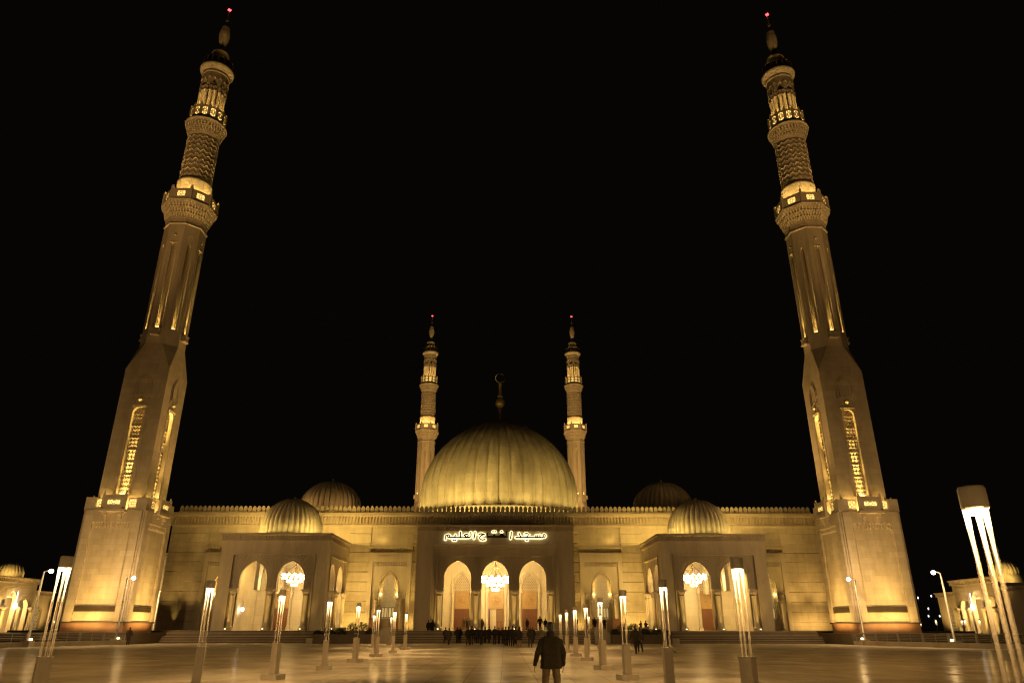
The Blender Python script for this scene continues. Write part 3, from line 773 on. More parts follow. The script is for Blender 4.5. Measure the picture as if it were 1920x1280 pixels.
def pavilion(s):
    cx = s*27.6
    g = MB(); lat = MB(); core = MB()
    X0, X1, Yf = 20.95, 34.25, 93.0
    F = FR(cx, Yf, 0); hwid = (X1-X0)/2
    # outer frame wall, then recessed arched panel
    A0, A1 = -5.17, 5.17
    g.slab(F, -hwid, A0, Z0, 11.85, -.9, 0); g.slab(F, A1, hwid, Z0, 11.85, -.9, 0); g.slab(F, A0, A1, 10.28, 11.85, -.9, 0)
    ops = [(-2.31, 1.74, Z0, 7.25, 9.45), (2.31, 1.74, Z0, 7.25, 9.45)]
    g.archwall(F, A0, A1, Z0, 10.27, -.85, -.22, ops)
    frame_rect(g, F, A0, A1, Z0, 10.28, -.21, .15, .13)
    for c, hw, b, sp, ap in ops: arch_trim(g, F, c, hw, 6.2, sp, ap, -.2, .06)
    ins = lambda a, b: all(abs(a-c) > 1.95 or (b > 7.25 and ((a-c)/1.95)**2+((b-7.25)/2.45)**2 > 1) for c in (-2.31, 2.31))
    lattice(lat, F, A0+.2, A1-.2, 6.3, 10.1, -.22, -.14, .42, .62, .07, 0, ins)
    # capital ledge across piers
    for a0, a1 in ((A0+.11, -4.06), (-.56, .56), (4.06, A1-.11)): g.slab(F, a0, a1, 6.02, 6.16, -.219, .1)
    # inner and outer side walls with two arches each
    for e, X in ((1, X1), (-1, X0)):
        G = FR(s*X, 0, 90*s*e)
        sg = s*e
        rng = lambda p, q: sorted((sg*p, sg*q))
        for p, q in ((93.9, 94.75), (104.3, 105.499)):
            l, r = rng(p, q); g.slab(G, l, r, Z0, 11.85, -.9, 0)
        l, r = rng(94.75, 104.3); g.slab(G, l, r, 10.25, 11.85, -.9, 0)
        sops = [(sg*97.1, 1.85, Z0, 7.2, 9.4), (sg*101.85, 1.85, Z0, 7.2, 9.4)]
        g.archwall(G, l, r, Z0, 10.249, -.85, -.2, sops)
        frame_rect(g, G, l, r, Z0, 10.249, -.19, .13, .13)
        for c, hw, b, sp, ap in sops: arch_trim(g, G, c, hw, 6.2, sp, ap, -.19, .05)
        for yy in (94.9, 99.47, 104.1):
            c = sg*yy; g.slab(G, c-.28, c+.28, 6.0, 6.14, -.199, .1)
    g.box(cx-hwid+.9, cx+hwid-.9, Yf+.9, YF-.001, 10.9, 11.85)      # ceiling
    g.box(cx-hwid+.05, cx+hwid-.05, Yf+.05, YF-.01, 11.851, 12.5)
    pv = kid(g.build('pavilion', SMOOTH))
    lat.build('lattice_relief', SMOOTH, pv)
    c = MB()
    cornice(c, F, -hwid-.25, hwid+.25, 11.86, 12.78, .5, .36)
    for e, X in ((1, X1), (-1, X0)):
        G = FR(s*X, 0, 90*s*e); l, r = sorted((s*e*93.0, s*e*105.49)); cornice(c, G, l, r, 11.86, 12.78, .5, .36)
    c.build('cornice', CARV, pv)
    for a in (-4.45, 0, 4.45):
        c = MB(); column(c, cx+a, Yf-.12, Z0, 6.02, .29); c.build('column', SMOOTH, pv)
    for e in (-1, 1):
        for yy in (95.1, 99.47, 103.9):
            c = MB(); column(c, s*(X1+.02) if e > 0 else s*(X0-.02), yy, Z0, 6.0, .25); c.build('column', SMOOTH, pv)
    # interior: cream lining, cross arches, inner columns
    c = MB()
    c.box(cx-hwid+.91, cx+hwid-.91, YF-.3, YF-.002, Z0, 10.89)
    l, r = sorted((s*(X1-1.05), s*(X1-.92))); c.box(l, r, Yf+.92, YF-.301, Z0, 10.88)
    for e in (-1, 1):
        G = FR(cx+e*2.3*s*0-2.6*s, 0, 90)
        pass
    G = FR(cx+s*1.9, 0, 90); 
    c.archwall(G, 93.9, YF-.301, 6.0, 10.88, -.45, .0, [(97.0, 1.9, 6.0, 7.2, 9.6), (101.9, 1.9, 6.0, 7.2, 9.6)])
    arch_trim(c, G, 97.0, 1.9, 6.0, 7.2, 9.6, .02, .08); arch_trim(c, G, 101.9, 1.9, 6.0, 7.2, 9.6, .02, .08)
    column(c, cx+s*1.68, 99.4, Z0, 6.0, .28)
    c.build('interior_lining', CREAMW, pv)
    door_set(pv, s*29.75, YF-.3, 1.15, 4.15, 6.5, 9.2)
    # ribbed dome
    c = MB(); prof = [(4.25,12.5),(4.25,13.0),(4.05,13.1),(4.12,13.8),(4.1,14.4),(3.95,15.1),(3.65,15.8),(3.2,16.5),(2.6,17.1),(1.85,17.6),(1.0,17.95),(.3,18.1),(.02,18.15)]
    gadroon_dome(c, (cx, 99, 0), prof, 36, .095, z_flute=13.2, sub=8); c.lathe([(.3,18.0),(.12,18.3)], 10, (cx,99,0)); c.build('dome', DOMEM, pv)
    l = MB(); l.lathe([(4.65,12.55),(4.85,12.55),(4.85,12.62),(4.65,12.62),(4.65,12.55)], 40, (cx,99,0), sm=False, capt=False); l.build('light_strip', STRIPD, pv)
    for e, pw in ((-1, 900 if s < 0 else 560), (1, 560 if s < 0 else 900)): spot((cx+e*5.6, 94.6, 12.75), (cx+e*1.2, 97.6, 15.2), pw*1.4, DOMEY, 80, 1, .15)
    point((cx-s*1.0, 99.3, 7.2), 2500, CREAM, .8); point((cx+s*3.6, 98.5, 8.5), 1700, CREAM, .5)
    return pv
pavilion(-1); pavilion(1)

# central portal
def portal():
    F = FR(0, 101.0, 0); g = MB(); lat = MB()
    g.slab(F, -10.75, -8.7, Z0, 14.4, -4.49, 0); g.slab(F, 8.7, 10.75, Z0, 14.4, -4.49, 0); g.slab(F, -8.7, 8.7, 12.3, 14.4, -4.49, 0)
    frame_rect(g, F, -8.7, 8.7, Z0, 12.3, -.35, .2, .14)
    g.slab(F, -8.579, -8.2, Z0, 12.18, -.9, -.18); g.slab(F, 8.2, 8.579, Z0, 12.18, -.9, -.18); g.slab(F, -8.2, 8.2, 11.82, 12.18, -.9, -.18)
    g.slab(F, -8.2, -8.0, Z0, 11.819, -.9, -.32); g.slab(F, 8.0, 8.2, Z0, 11.819, -.9, -.32); g.slab(F, -8.0, 8.0, 10.92, 11.819, -.9, -.32)
    frame_rect(g, F, -8.0, 8.0, Z0, 10.92, -.5, -.12, .13)
    ops = [(c, 1.87, Z0, 7.9, 10.22) for c in (-5.1, 0, 5.1)]
    g.archwall(F, -8.0, 8.0, Z0, 10.919, -1.3, -.55, ops)
    for c, hw, b, sp, ap in ops:
        arch_trim(g, F, c, hw, 6.55, sp, ap, -.53, .07)
        lat.tube([F(c+.45*cos(2*pi*k/16), 10.5+.32*sin(2*pi*k/16), -.53) for k in range(17)], .04, 5)
    ins = lambda a, b: all(abs(a-c) > 2.1 or (b > 7.9 and ((a-c)/2.1)**2+((b-7.9)/2.6)**2 > 1) for c in (-5.1, 0, 5.1))
    lattice(lat, F, -7.85, 7.85, 6.7, 10.8, -.55, -.46, .42, .62, .07, 0, ins)
    for a0, a1 in ((-7.88, -6.98), (-3.22, -1.88), (1.88, 3.22), (6.98, 7.88)): g.slab(F, a0, a1, 6.4, 6.55, -.549, -.2)
    po = kid(g.build('portal', SMOOTH)); lat.build('lattice_relief', SMOOTH, po)
    c = MB(); cornice(c, F, -10.85, 10.85, 14.0, 14.88, .45, .38)
    for s in (-1, 1): G = FR(s*10.75, 0, 90*s); l, r = sorted((s*101.0, s*105.49)); cornice(c, G, l, r, 14.0, 14.88, .25, .38)
    c.box(-10.75, 10.75, 101.0, 105.5, 14.401, 14.7)
    c.build('cornice', CARV, po)
    for a in (-7.45, -2.55, 2.55, 7.45):
        c = MB(); column(c, a, 101.42, Z0, 6.4, .32); c.build('column', SMOOTH, po)
    c = MB()
    Yb = 112.0
    c.box(-8.7, 8.7, Yb, Yb+.6, Z0, 11.0); c.box(-8.7, 8.7, 102.301, Yb, 11.0, 11.4)
    c.box(-9.3, -8.7, 105.5, Yb, Z0, 11.0); c.box(8.7, 9.3, 105.5, Yb, Z0, 11.0)
    for a in (-2.55, 2.55):
        c.box(a-.3, a+.3, 111.6, Yb-.001, Z0, 10.99)
        c.box(a-.25, a+.25, 102.3, Yb-.001, 10.5, 10.99)
    c.box(-8.69, 8.69, 106.6, 107.1, 10.5, 10.989)
    c.build('loggia_lining', CREAMW, po)
    for cx, op in ((-5.0, False), (0.05, True), (5.0, False)): door_set(po, cx, Yb, 1.1, 4.25, 6.75, 9.5, 'open wooden door' if op else None, op)
    for a in (-5.1, 0, 5.1):
        l = MB(); l.lathe([(.02,10.98),(.28,10.97),(.3,10.93),(.02,10.9)], 14, (a+.1,104.6,0)); l.build('ceiling_light', UPG, po)
        point((a, 105.8, 9.6), 1250, CREAM, .4)
    return po
portal()
point((0, 106.6, 7.0), 1500, CREAM, .9)

# domes on the roof
g = MB()
prof = [(17.45,16.8),(17.45,23.7),(17.45,24.0),(17.1,24.15),(17.25,25.4),(17.32,27.0),(17.3,28.5),(17.05,30.5),(16.55,32.5),(15.75,34.5),(14.65,36.5),(13.25,38.4),(11.5,40.2),(9.4,41.9),(7.0,43.3),(4.4,44.4),(2.0,45.05),(.6,45.3),(.05,45.35)]
gadroon_dome(g, (0,158,0), prof, 44, .046, sub=10, z_flute=24.1)
md = kid(g.build('main_dome', DOMEM))
g = MB()
g.lathe([(.7,45.2),(.45,46.4),(.35,48.2),(.55,48.4),(.4,48.6)], 16, (0,158,0)); g.ball((0,158,50.0), 1.1, 1.1, 1.25, 16, 10)
g.lathe([(.5,51.1),(.75,51.5),(.4,51.9),(.3,54.2),(.45,54.4),(.2,54.7)], 14, (0,158,0))
cr = [(1.08*sin(t), 158, 56.0-1.12*cos(t)) for t in [radians(-170+340*k/28) for k in range(29)]]
for i in range(28):
    k = i/27; rr = .04+.10*sin(pi*k)**1.5
    g.tube([cr[i], cr[i+1]], rr, 8)
g.build('finial', GOLD, md)
l = MB(); l.lathe([(19.6,20.6),(20.0,20.6),(20.0,20.75),(19.6,20.75),(19.6,20.6)], 72, (0,158,0), sm=False, capt=False); l.build('light_strip', STRIPD, md)
for a, pw in ((-66, 7500), (-24, 12500), (22, 7000), (66, 5000)):
    x, y = 29*sin(radians(a)), 158-29*cos(radians(a))
    spot((x, y, 18.2), (x*.55, 158-(158-y)*.55, 32), pw, DOMEY, 95, 1.0, .3)
for a, pw in ((-50, 9000), (-5, 9000), (40, 9000)):
    x, y = 42*sin(radians(a)), 158-42*cos(radians(a))
    spot((x, y, 18.0), (x*.2, 158-(158-y)*.2, 41), pw, DOMEY, 32, 1.0, .3)
def roof_dome(s):
    g = MB(); prof = [(5.0,16.8),(5.0,19.0),(4.85,19.2),(4.9,19.9),(4.8,20.7),(4.5,21.5),(3.95,22.3),(3.2,23.0),(2.2,23.6),(1.1,23.95),(.3,24.1),(.02,24.12)]
    gadroon_dome(g, (s*27.2,118,0), prof, 36, .085, z_flute=19.3, sub=8); g.lathe([(.25,24.0),(.1,24.5)], 8, (s*27.2,118,0))
    o = kid(g.build('roof_dome', DOMEM))
    if s > 0: o['label'] = 'small unlit roof dome'
    return o
roof_dome(-1); roof_dome(1)
spot((-31.5, 110.5, 17.2), (-27, 118, 22), 520, AMBER, 90, 1, .2); spot((-23, 110.5, 17.2), (-27, 118, 22), 420, AMBER, 90, 1, .2)

# facade floods
for s in (-1, 1):
    strip_light((s*19.5, 103.5, 1.55), (s*19.5, 105.2, 4.2), 240, YEL, 2.4, .25)
    for x in (18.6, 20.3): spot((s*x, 102.6, 1.6), (s*x, 105.5, 11), 2500, YEL, 56, 1, .15)
    spot((s*18.2, 98.5, 1.5), (s*21, 99, 8.5), 620, WARM, 125, 1, .15)
    strip_light((s*11.3, 104.2, 1.5), (s*11.3, 105.3, 5), 40, YEL, .8, .2)
    spot((s*11.4, 103.0, 1.6), (s*11.3, 105.5, 11), 1500, YEL, 50, 1, .15)
    strip_light((s*22.6, 101.6, 12.9), (s*19.5, 105.5, 15.6), 480, YEL, 3.0, .3); strip_light((s*14.9, 104.5, 12.46), (s*14.9, 105.4, 15), 16, YEL, 5.6, .15)
    spot((s*16.5, 104.6, 12.6), (s*16, 105.6, 15.6), 60, YEL, 130, 1, .1)
    strip_light((s*32.8, 101.6, 12.9), (s*36, 105.5, 15.6), 400, YEL, 3.0, .3)
    for x in (42.2, 45.4): spot((s*x, 102.4, 1.6), (s*x, 105.5, 11), 1900 if s > 0 else 850, WARM, 60, 1, .15)
strip_light((43.6, 103.4, 1.5), (43.6, 105.3, 4.2), 150, WARM, 4.4, .3)
spot((-44.2, 104.9, 1.4), (-44.2, 105.25, 6), 200, YEL, 40, 1, .05)
for cx in (-38.0, -14.9, 14.9, 38.0): spot((cx, 100.8, 1.5), (cx, 104.6, 12.4), 1500, YEL, 58, 1, .1)
for s in (-1, 1):
    for a in (36.45, 39.65): spot((s*a, 104.2, 1.5), (s*a, 104.9, 5), 150, YEL, 50, 1, .05)
    for a in (13.26, 16.5): spot((s*a, 104.2, 1.5), (s*a, 104.9, 5), 150, YEL, 50, 1, .05)

# uplights at the column feet
def uplight(x, y, label, ang=0, power=150, target=None):
    root = empty('uplight', (x, y, P), label, 'floodlight', 'uplights at the column feet')
    g = MB(); g.lathe([(.16,0),(.17,.05),(.13,.1),(.13,.16),(.1,.17)], 14); g.build('housing', CAPM, root)
    g = MB(); g.ball((0,0,.17), .1, .1, .06, 10, 6); g.build('lens', UPG, root)
    dx, dy = target
    spot((x, y, P+.3), (x+dx, y+dy, P+3.2), power, YEL, 80, .9, .04)
    spot((x, y, P+.3), (x+dx*1.1, y+dy*1.1, P+9), power*1.7, WARM, 40, 1, .04)
    return root
nm = ['left','middle','right']
for s, side in ((-1,'left'),(1,'right')):
    for j, a in enumerate((-4.45, 0, 4.45)):
        uplight(s*27.6+a, 91.75, f'small round uplight at the foot of the {side} pavilion\'s {nm[j]} front column', target=(0,.95))
    for j, y in enumerate((95.1, 99.47, 103.9)):
        uplight(s*20.15, y, f'round uplight at the foot of the {side} pavilion\'s {["front","middle","rear"][j]} inner side column', target=(s*.7,0), power=110)
for j, a in enumerate((-7.45, -2.55, 2.55, 7.45)):
    uplight(a, 100.5, f'small round uplight at the foot of the {ORD[j]} portal column from the left', target=(0,.8), power=170)

# brown granite parapets flanking the window bays
for s, side in ((-1,'left'),(1,'right')):
    for a0, a1, w in ((13.15, 14.4, 'nearer the portal'), (16.0, 17.1, 'nearer the pavilion')):
        g = MB(); l, r = sorted((s*a0, s*a1)); g.box(l, r, 103.6, 104.3, P, 2.78); g.box(l-.05, r+.05, 103.55, 104.35, 2.78, 2.86)
        tag(g.build('granite_parapet', REDG), f'brown granite parapet block before the {side} inner window bay, {w}', 'parapet', 'granite parapet blocks')

# ------------------------------------------------------------------ chandeliers
def chandelier(loc, sc, label):
    root = empty('chandelier', loc, label, 'chandelier', 'chandeliers'); root.scale = (sc, sc, sc)
    ringspec = [(1.98, .52, 13), (1.95, 0, 15), (1.15, -.5, 10), (.42, -1.08, 5), (.6, .35, 5)]
    b = MB()
    for r, z, n in ringspec[:4]:
        b.tube([(r*cos(2*pi*k/32), r*sin(2*pi*k/32), z+(.0 if z else .24)) for k in range(33)], .05, 6)
    for k in range(6):
        t = 2*pi*k/6; b.tube([(1.98*cos(t),1.98*sin(t),.5),(.1*cos(t),.1*sin(t),2.05)], .022, 5); b.tube([(1.98*cos(t),1.98*sin(t),.24),(1.15*cos(t),1.15*sin(t),-.5),(.45*cos(t),.45*sin(t),-1.08)], .03, 5)
    b.tube([(0,0,-1.2),(0,0,3.2)], .04, 6); b.ball((0,0,2.05), .14, .14, .24)
    b.build('ring_frame', BRONZE, root)
    proto = None
    for r, z, n in ringspec:
        for k in range(n):
            t = 2*pi*(k+.25)/n
            if proto is None:
                g = MB(); g.ball((0,0,0), .175, .175, .18, 10, 7); o = g.build('globe', GLOBE, root); proto = o
            else:
                o = proto.copy(); COL.objects.link(o)
            o.location = (r*cos(t), r*sin(t), z)
    return root
chandelier((0, 105.4, 7.72), 1.0, 'large tiered globe chandelier hanging in the central portal arch')
chandelier((-26.5, 99.3, 7.75), .8, 'tiered globe chandelier hanging inside the left domed pavilion')
chandelier((26.4, 99.3, 7.75), .8, 'tiered globe chandelier hanging inside the right domed pavilion')
def lantern(loc, label):
    root = empty('wall_lantern', loc, label, 'lantern'); g = MB(); g.ball((0,0,0), .2, .2, .26); g.build('globe', WHITEL, root)
    g = MB(); g.tube([(0,0,.24),(0,0,1.1)], .025, 5); g.box(-.12,.12,-.12,.12,.22,.3); g.build('stem', BRONZE, root)
lantern((-32.75, 99.0, 3.85), 'small glowing lantern hanging inside the outer arch of the left pavilion')

# ------------------------------------------------------------------ illuminated sign
sign = empty('illuminated_sign', (0, 100.95, 13.4), 'backlit Arabic lettering sign with unlit letters in its middle, above the portal', 'sign')
def SP(cx, cyy, d): return (-7.02+(cx/9.143+825-833.8)*.0737, d-100.95, 14.06-(985+cyy/9.143-995)*.072-13.4)
def circ(cx, cyy, rx, ry, n=10): return [(cx+rx*cos(2*pi*k/n), cyy+ry*sin(2*pi*k/n)) for k in range(n+1)]
LIT = [ # mosque name, stroke by stroke, in order from the right
 [circ(1783,172,20,22), [(1770,190),(1740,203),(1640,203),(1500,200)], [(1712,158),(1708,203)], [(1676,160),(1672,203)], [(1642,165),(1640,203)],
  [(1452,140),(1490,132),(1530,150),(1495,172),(1490,200)], [(1500,200),(1385,203),(1300,200)], [(1352,128),(1368,165),(1385,200)], [(1478,243),(1496,243)]],
 [[(1220,108),(1218,160),(1208,218)]],
 [[(1048,103),(1062,103)]], [[(902,104),(912,104)], [(942,104),(952,104)]],
 [[(668,150),(705,138),(762,152)], [(745,152),(690,182),(672,208),(688,235),(730,245),(775,236)]],
 [[(602,110),(598,160),(585,218)]],
 [[(530,112),(535,165),(520,198),(450,205),(350,205),(160,203)], [(418,165),(440,150),(478,152),(490,168),(455,203)], [(425,168),(455,200)], [(350,108),(355,205)], [(265,158),(258,203)],
  circ(148,178,22,20), [(130,170),(102,168),(95,235)], [(228,248),(240,248)], [(264,248),(274,248)]]]
DARK = [[[(1140,118),(1148,190),(1060,192),(935,192),(812,190),(812,140)], circ(1060,168,20,20), [(930,160),(932,192)]]]
def letters(g, strokes, d, r, m, flat=1.0):
    for st in strokes:
        g.tube([SP(x,y,d) for x,y in st], r, 8, m)
        for q in (st[0], st[-1]): g.ball(SP(q[0],q[1],d), r, r, r, 8, 6, m)
for w in LIT:
    g = MB(); letters(g, w, 100.72, .105, 0); lo = g.build('letter', BLACK, sign)
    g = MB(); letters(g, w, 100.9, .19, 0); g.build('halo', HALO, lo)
for w in DARK:
    g = MB(); letters(g, w, 100.75, .15, 0); o = g.build('letter', BLACK, sign); o['label'] = 'unlit dark letters'

# ------------------------------------------------------------------ plaza lamps
def make_lamp():
    root = empty('plaza_lamp', (0,0,0), 'x', 'lamp', 'plaza lamps')
    g = MB(); g.box(-.29,.29,-.29,.29,0,.17); g.build('base_slab', PED, root)
    g = MB(); g.box(-.115,.115,-.115,.115,.171,1.1); g.box(-.125,.125,-.125,.125,1.1,1.13); g.build('pedestal', PED, root)
    for k in range(3):
        t = 2*pi*k/3+.5; g = MB(); x, y = .09*cos(t), .09*sin(t); g.tube([(x,y,1.13),(x,y,2.64)], .024, 10); g.build('rod', ROD, root)
    g = MB(); g.lathe([(.112,2.64),(.118,2.66),(.118,2.83),(.108,2.85)], 20); g.build('cap', CAPM, root)
    g = MB(); g.lathe([(.085,2.638),(.084,2.615),(.06,2.59),(.004,2.575)], 16); g.build('diffuser', LAMPG, root)
    for k in range(3):                                         # added glowing cones, imitating the light caught by the rod tops
        t = 2*pi*k/3+.5; x, y = .09*cos(t), .09*sin(t); g = MB(); g.tube([(x,y,2.638),(x,y,2.45),(x,y,2.32),(x,y,2.18),(x,y,2.05)], .031, 10, r1=.002); g.build('rod_glow_cone', ROD_GLOW, root)
    spot((0,0,2.39), (0,0,0), 580, (1,.65,.27), 152, .7, .04, root)
    point((0,0,2.4), 225, (1,.635,.235), .03, root)
    return root
L_ = [(-6.91,14.0),(-7.0,21.3),(-6.47,26.5),(-6.2,32.6),(-6.3,39.7),(-6.5,47.3),(-6.56,54.7),(-6.75,62.7),(-10.5,69.2),(-10.74,81.4)]
R_ = [(5.74,6.75),(5.71,14.05),(5.66,20.65),(5.45,26.35),(5.46,32.8),(5.76,41.8),(5.74,48.1),(5.8,55.3),(5.97,63.8),(9.87,68.3),(9.53,74.9)]
lamp = make_lamp(); first = True
L_ = L_ + [(-6.9,7.1),(-6.9,.2)]; R_ = R_ + [(5.72,-.2),(5.72,-7.0)]     # the rows go on behind the camera
for row, side in ((L_, 'left'), (R_, 'right')):
    for i, (x, y) in enumerate(row):
        o = lamp if first else copy_tree(lamp); first = False
        o.location = (x, y, 0)
        o['label'] = f'slim three-rod plaza lamp on stone pedestal, {ORD[i]} from the camera on the {side} side' if i < len(row)-2 else f'three-rod plaza lamp {"beside" if y > -.1 and y < 8 else "behind"} the photographer on the {side}, {ORD[len(row)-1-i]} of two'
        o.rotation_euler.z = .37 if (side == 'right' and i == 0) else random.uniform(0, 2)
far = [(-84.6,132.9,'left gatehouse, leftmost'),(-83.2,132.8,'left gatehouse, second from left'),(-81.7,132.6,'left gatehouse, third from left'),(-76.1,132.1,'left gatehouse, beside the minaret'),(87.7,158,'right gatehouse, beside the minaret'),(61,105.2,'right gatehouse, second from the minaret'),(64.85,104.9,'right gatehouse, third from the minaret'),(65.7,107,'right gatehouse, fourth from the minaret'),(66.8,104.8,'right gatehouse, farthest from the minaret')]
for x, y, w in far:
    o = copy_tree(lamp); o.location = (x, y, 0)
    for q in list(o.children):
        if q.type == 'LIGHT': bpy.data.objects.remove(q)          # their glowing diffuser is enough at that distance
    o['label'] = f'distant three-rod plaza lamp before the {w}'

# ------------------------------------------------------------------ street lamps with one globe
def make_street():
    root = empty('street_lamp', (0,0,0), 'x', 'street lamp', 'street lamps with a round globe')
    g = MB(); g.tube([(0,0,.3),(0,0,6.5)], .11, 10, r1=.075); g.build('pole', POLEM, root)
    g = MB(); g.box(-.4,.4,-.4,.4,0,.55); g.build('foot_block', PED, root)
    g = MB(); g.tube([(0,0,6.45),(.25,0,6.55),(.5,0,6.58)], .05, 8); g.build('arm', POLEM, root)
    g = MB(); g.ball((.66,0,6.52), .2, .2, .19, 14, 9); g.build('globe', WHITEL, root)
    g = MB(); g.lathe([(.12,.56),(.12,.7),(.08,.72)], 12, (.25,0,0)); g.build('foot_light', UPG, root)
    point((.66,0,6.1), 1100, (1,.66,.28), .15, root)
    spot((.28,-.1,.75), (.02,0,4.0), 16, YEL, 30, .8, .03, root)
    return root
st = make_street(); first = True
for x, y, rz, w in ((-41.7,70,0,'at the left railing, farther from the minaret'),(-38.85,80,0,'at the left railing, in front of the minaret'),(-48.0,108,0,'behind the left minaret by the facade end'),
                    (38.85,80,pi,'at the right railing, in front of the minaret'),(42.4,70,pi,'at the right railing, farther from the minaret'),(48.1,108,pi,'behind the right minaret by the facade end')):
    o = st if first else copy_tree(st); first = False
    o.location = (x, y, 0); o.rotation_euler.z = rz; o['label'] = 'round-globe pole lamp '+w

# ------------------------------------------------------------------ plaza railings and kerb walls
def railing(s, side):
    A, B = Vector((s*47.5, 54, 0)), Vector((s*38.35, 81.0, 0)); D = B-A; Ln = D.length; u = D/Ln
    root = empty('railing', A, f'low metal railing on a stone kerb along the {side} edge of the plaza', 'railing')
    ang = atan2(u.y, u.x)
    F = lambda a, b, d: (u.x*a-u.y*d, u.y*a+u.x*d, b)
    g = MB(); g.slab(F, 0, Ln, 0, .36, -.3, .3); g.slab(F, -.02, Ln+.02, .36, .42, -.34, .34); g.build('kerb_wall', PED, root)
    n = 10; per = Ln/n
    for k in range(n):
        g = MB(); a0, a1 = k*per+.12, (k+1)*per-.12
        for z in (.62, .76, .9, 1.04): g.slab(F, a0, a1, z-.02, z+.02, -.02, .02)
        g.slab(F, a0, a1, 1.14, 1.2, -.04, .04)
        for a in (a0, (a0+a1)/2, a1): g.slab(F, a-.025, a+.025, .42, 1.139, -.03, .03)
        g.build('rail_panel', POLEM, root)
        for a in (k*per, k*per+.0):
            pass
        g = MB(); g.slab(F, k*per-.05, k*per+.05, .42, 1.25, -.05, .05); g.build('post', POLEM, root)
railing(-1, 'left'); railing(1, 'right')

# ------------------------------------------------------------------ planters with shrubs beside the steps
LEAFM = []
for i, c in enumerate(((.035,.045,.015),(.05,.06,.02),(.02,.028,.01))):
    LEAFM.append(plain('leaf_%s' % 'abc'[i], c, .6, 0, .2))
def shrub(loc, rx, ry, rz, n, label, cat='shrub', group='shrubs in the planters'):
    root = empty('shrub', loc, label, cat, group)
    g = MB(); rnd = random.Random(int(abs(loc[0])*97+abs(loc[1])*13))
    for k in range(n):
        t = rnd.uniform(0, 2*pi); zz = rnd.uniform(0, 1); rr = sqrt(rnd.uniform(.15, 1))*(1-.55*zz**2)*(1+.15*sin(5*t+zz*6))
        p = Vector((rx*rr*cos(t), ry*rr*sin(t), rz*zz*(1+.18*sin(3*t))+.05))
        a = Vector((rnd.gauss(0,1), rnd.gauss(0,1), rnd.gauss(0,.8))).normalized(); b = a.cross(Vector((rnd.gauss(0,1),rnd.gauss(0,1),1))).normalized()
        l = rnd.uniform(.03, .06); w = l*.45
        g.add([p-a*l, p-b*w, p+a*l, p+b*w], [(0,1,2,3)], rnd.choice((0,0,1,1,2)))
    g.build('foliage', LEAFM, root)
    g = MB()
    for k in range(5):
        t = 2*pi*k/5; g.tube([(0,0,-.05),(rx*.5*cos(t),ry*.5*sin(t),rz*.6)], .03, 5, r1=.012)
    g.build('stem', plain('stem_bark', (.07,.05,.03), .8), root)
for s, side in ((-1,'left'),(1,'right')):
    # sloping side wall of the ramp and the planter boxes
    g = MB(); G = FR(s*19.1, 87.9, 0)
    pts = [(-2.4,0.0),(2.0,0.0),(2.0,1.72),(1.1,1.72),(-1.7,.55),(-2.4,.55)]
    if s > 0: pts = [(-a, b) for a, b in reversed(pts)]
    g.prism(G, pts, -1.4, -.9); 
    tag(g.build('ramp_wall', PED), f'sloping stone ramp wall between the {side} pavilion steps and the planter', 'ramp wall', 'ramp walls')
    g = MB(); l, r = sorted((s*13.6, s*20.4)); g.box(l, r, 87.4, 89.2, 0, .95); l2, r2_ = sorted((s*14.2, s*17.0)); g.box(l2, r2_, 88.3, 89.4, .951, 1.4)
    tag(g.build('planter', DARKG), f'stepped dark granite planter box beside the {side} side of the stairs', 'planter', 'granite planters')
    g = MB(); G = FR(s*13.0, 88.0, 0); pts = [(-1.2,.0),(1.4,.0),(1.4,.35),(-.3,1.75),(-1.2,1.75)]
    if s < 0: pts = [(-a, b) for a, b in reversed(pts)]
    g.prism(G, pts, -1.6, -1.2); tag(g.build('ramp_wall', PED), f'short sloping stone wall at the portal end of the {side} planter', 'ramp wall', 'ramp walls')
    for j, (x, y, z, rx, rz) in enumerate(((20.0,88.1,.95,.6,.35),(18.8,88.1,.95,.75,.5),(17.5,88.1,.95,.7,.55),(16.3,88.9,1.4,.8,.62),(15.1,88.9,1.4,.8,.68),(14.0,88.1,.95,.6,.5))):
        shrub((s*x, y, z), rx, .5, rz, 1500, f'dark leafy shrub in the {side} planter, {ORD[j]} from the pavilion')
for j, (x, y) in enumerate(((44.8,67.5),(46.2,66.5),(47.6,66.8))):
    shrub((x, y, 0), 1.0, .8, 1.2, 500, f'dark rounded bush behind the right railing end, {ORD[j]} from the minaret', 'bush', 'bushes at the plaza edge')

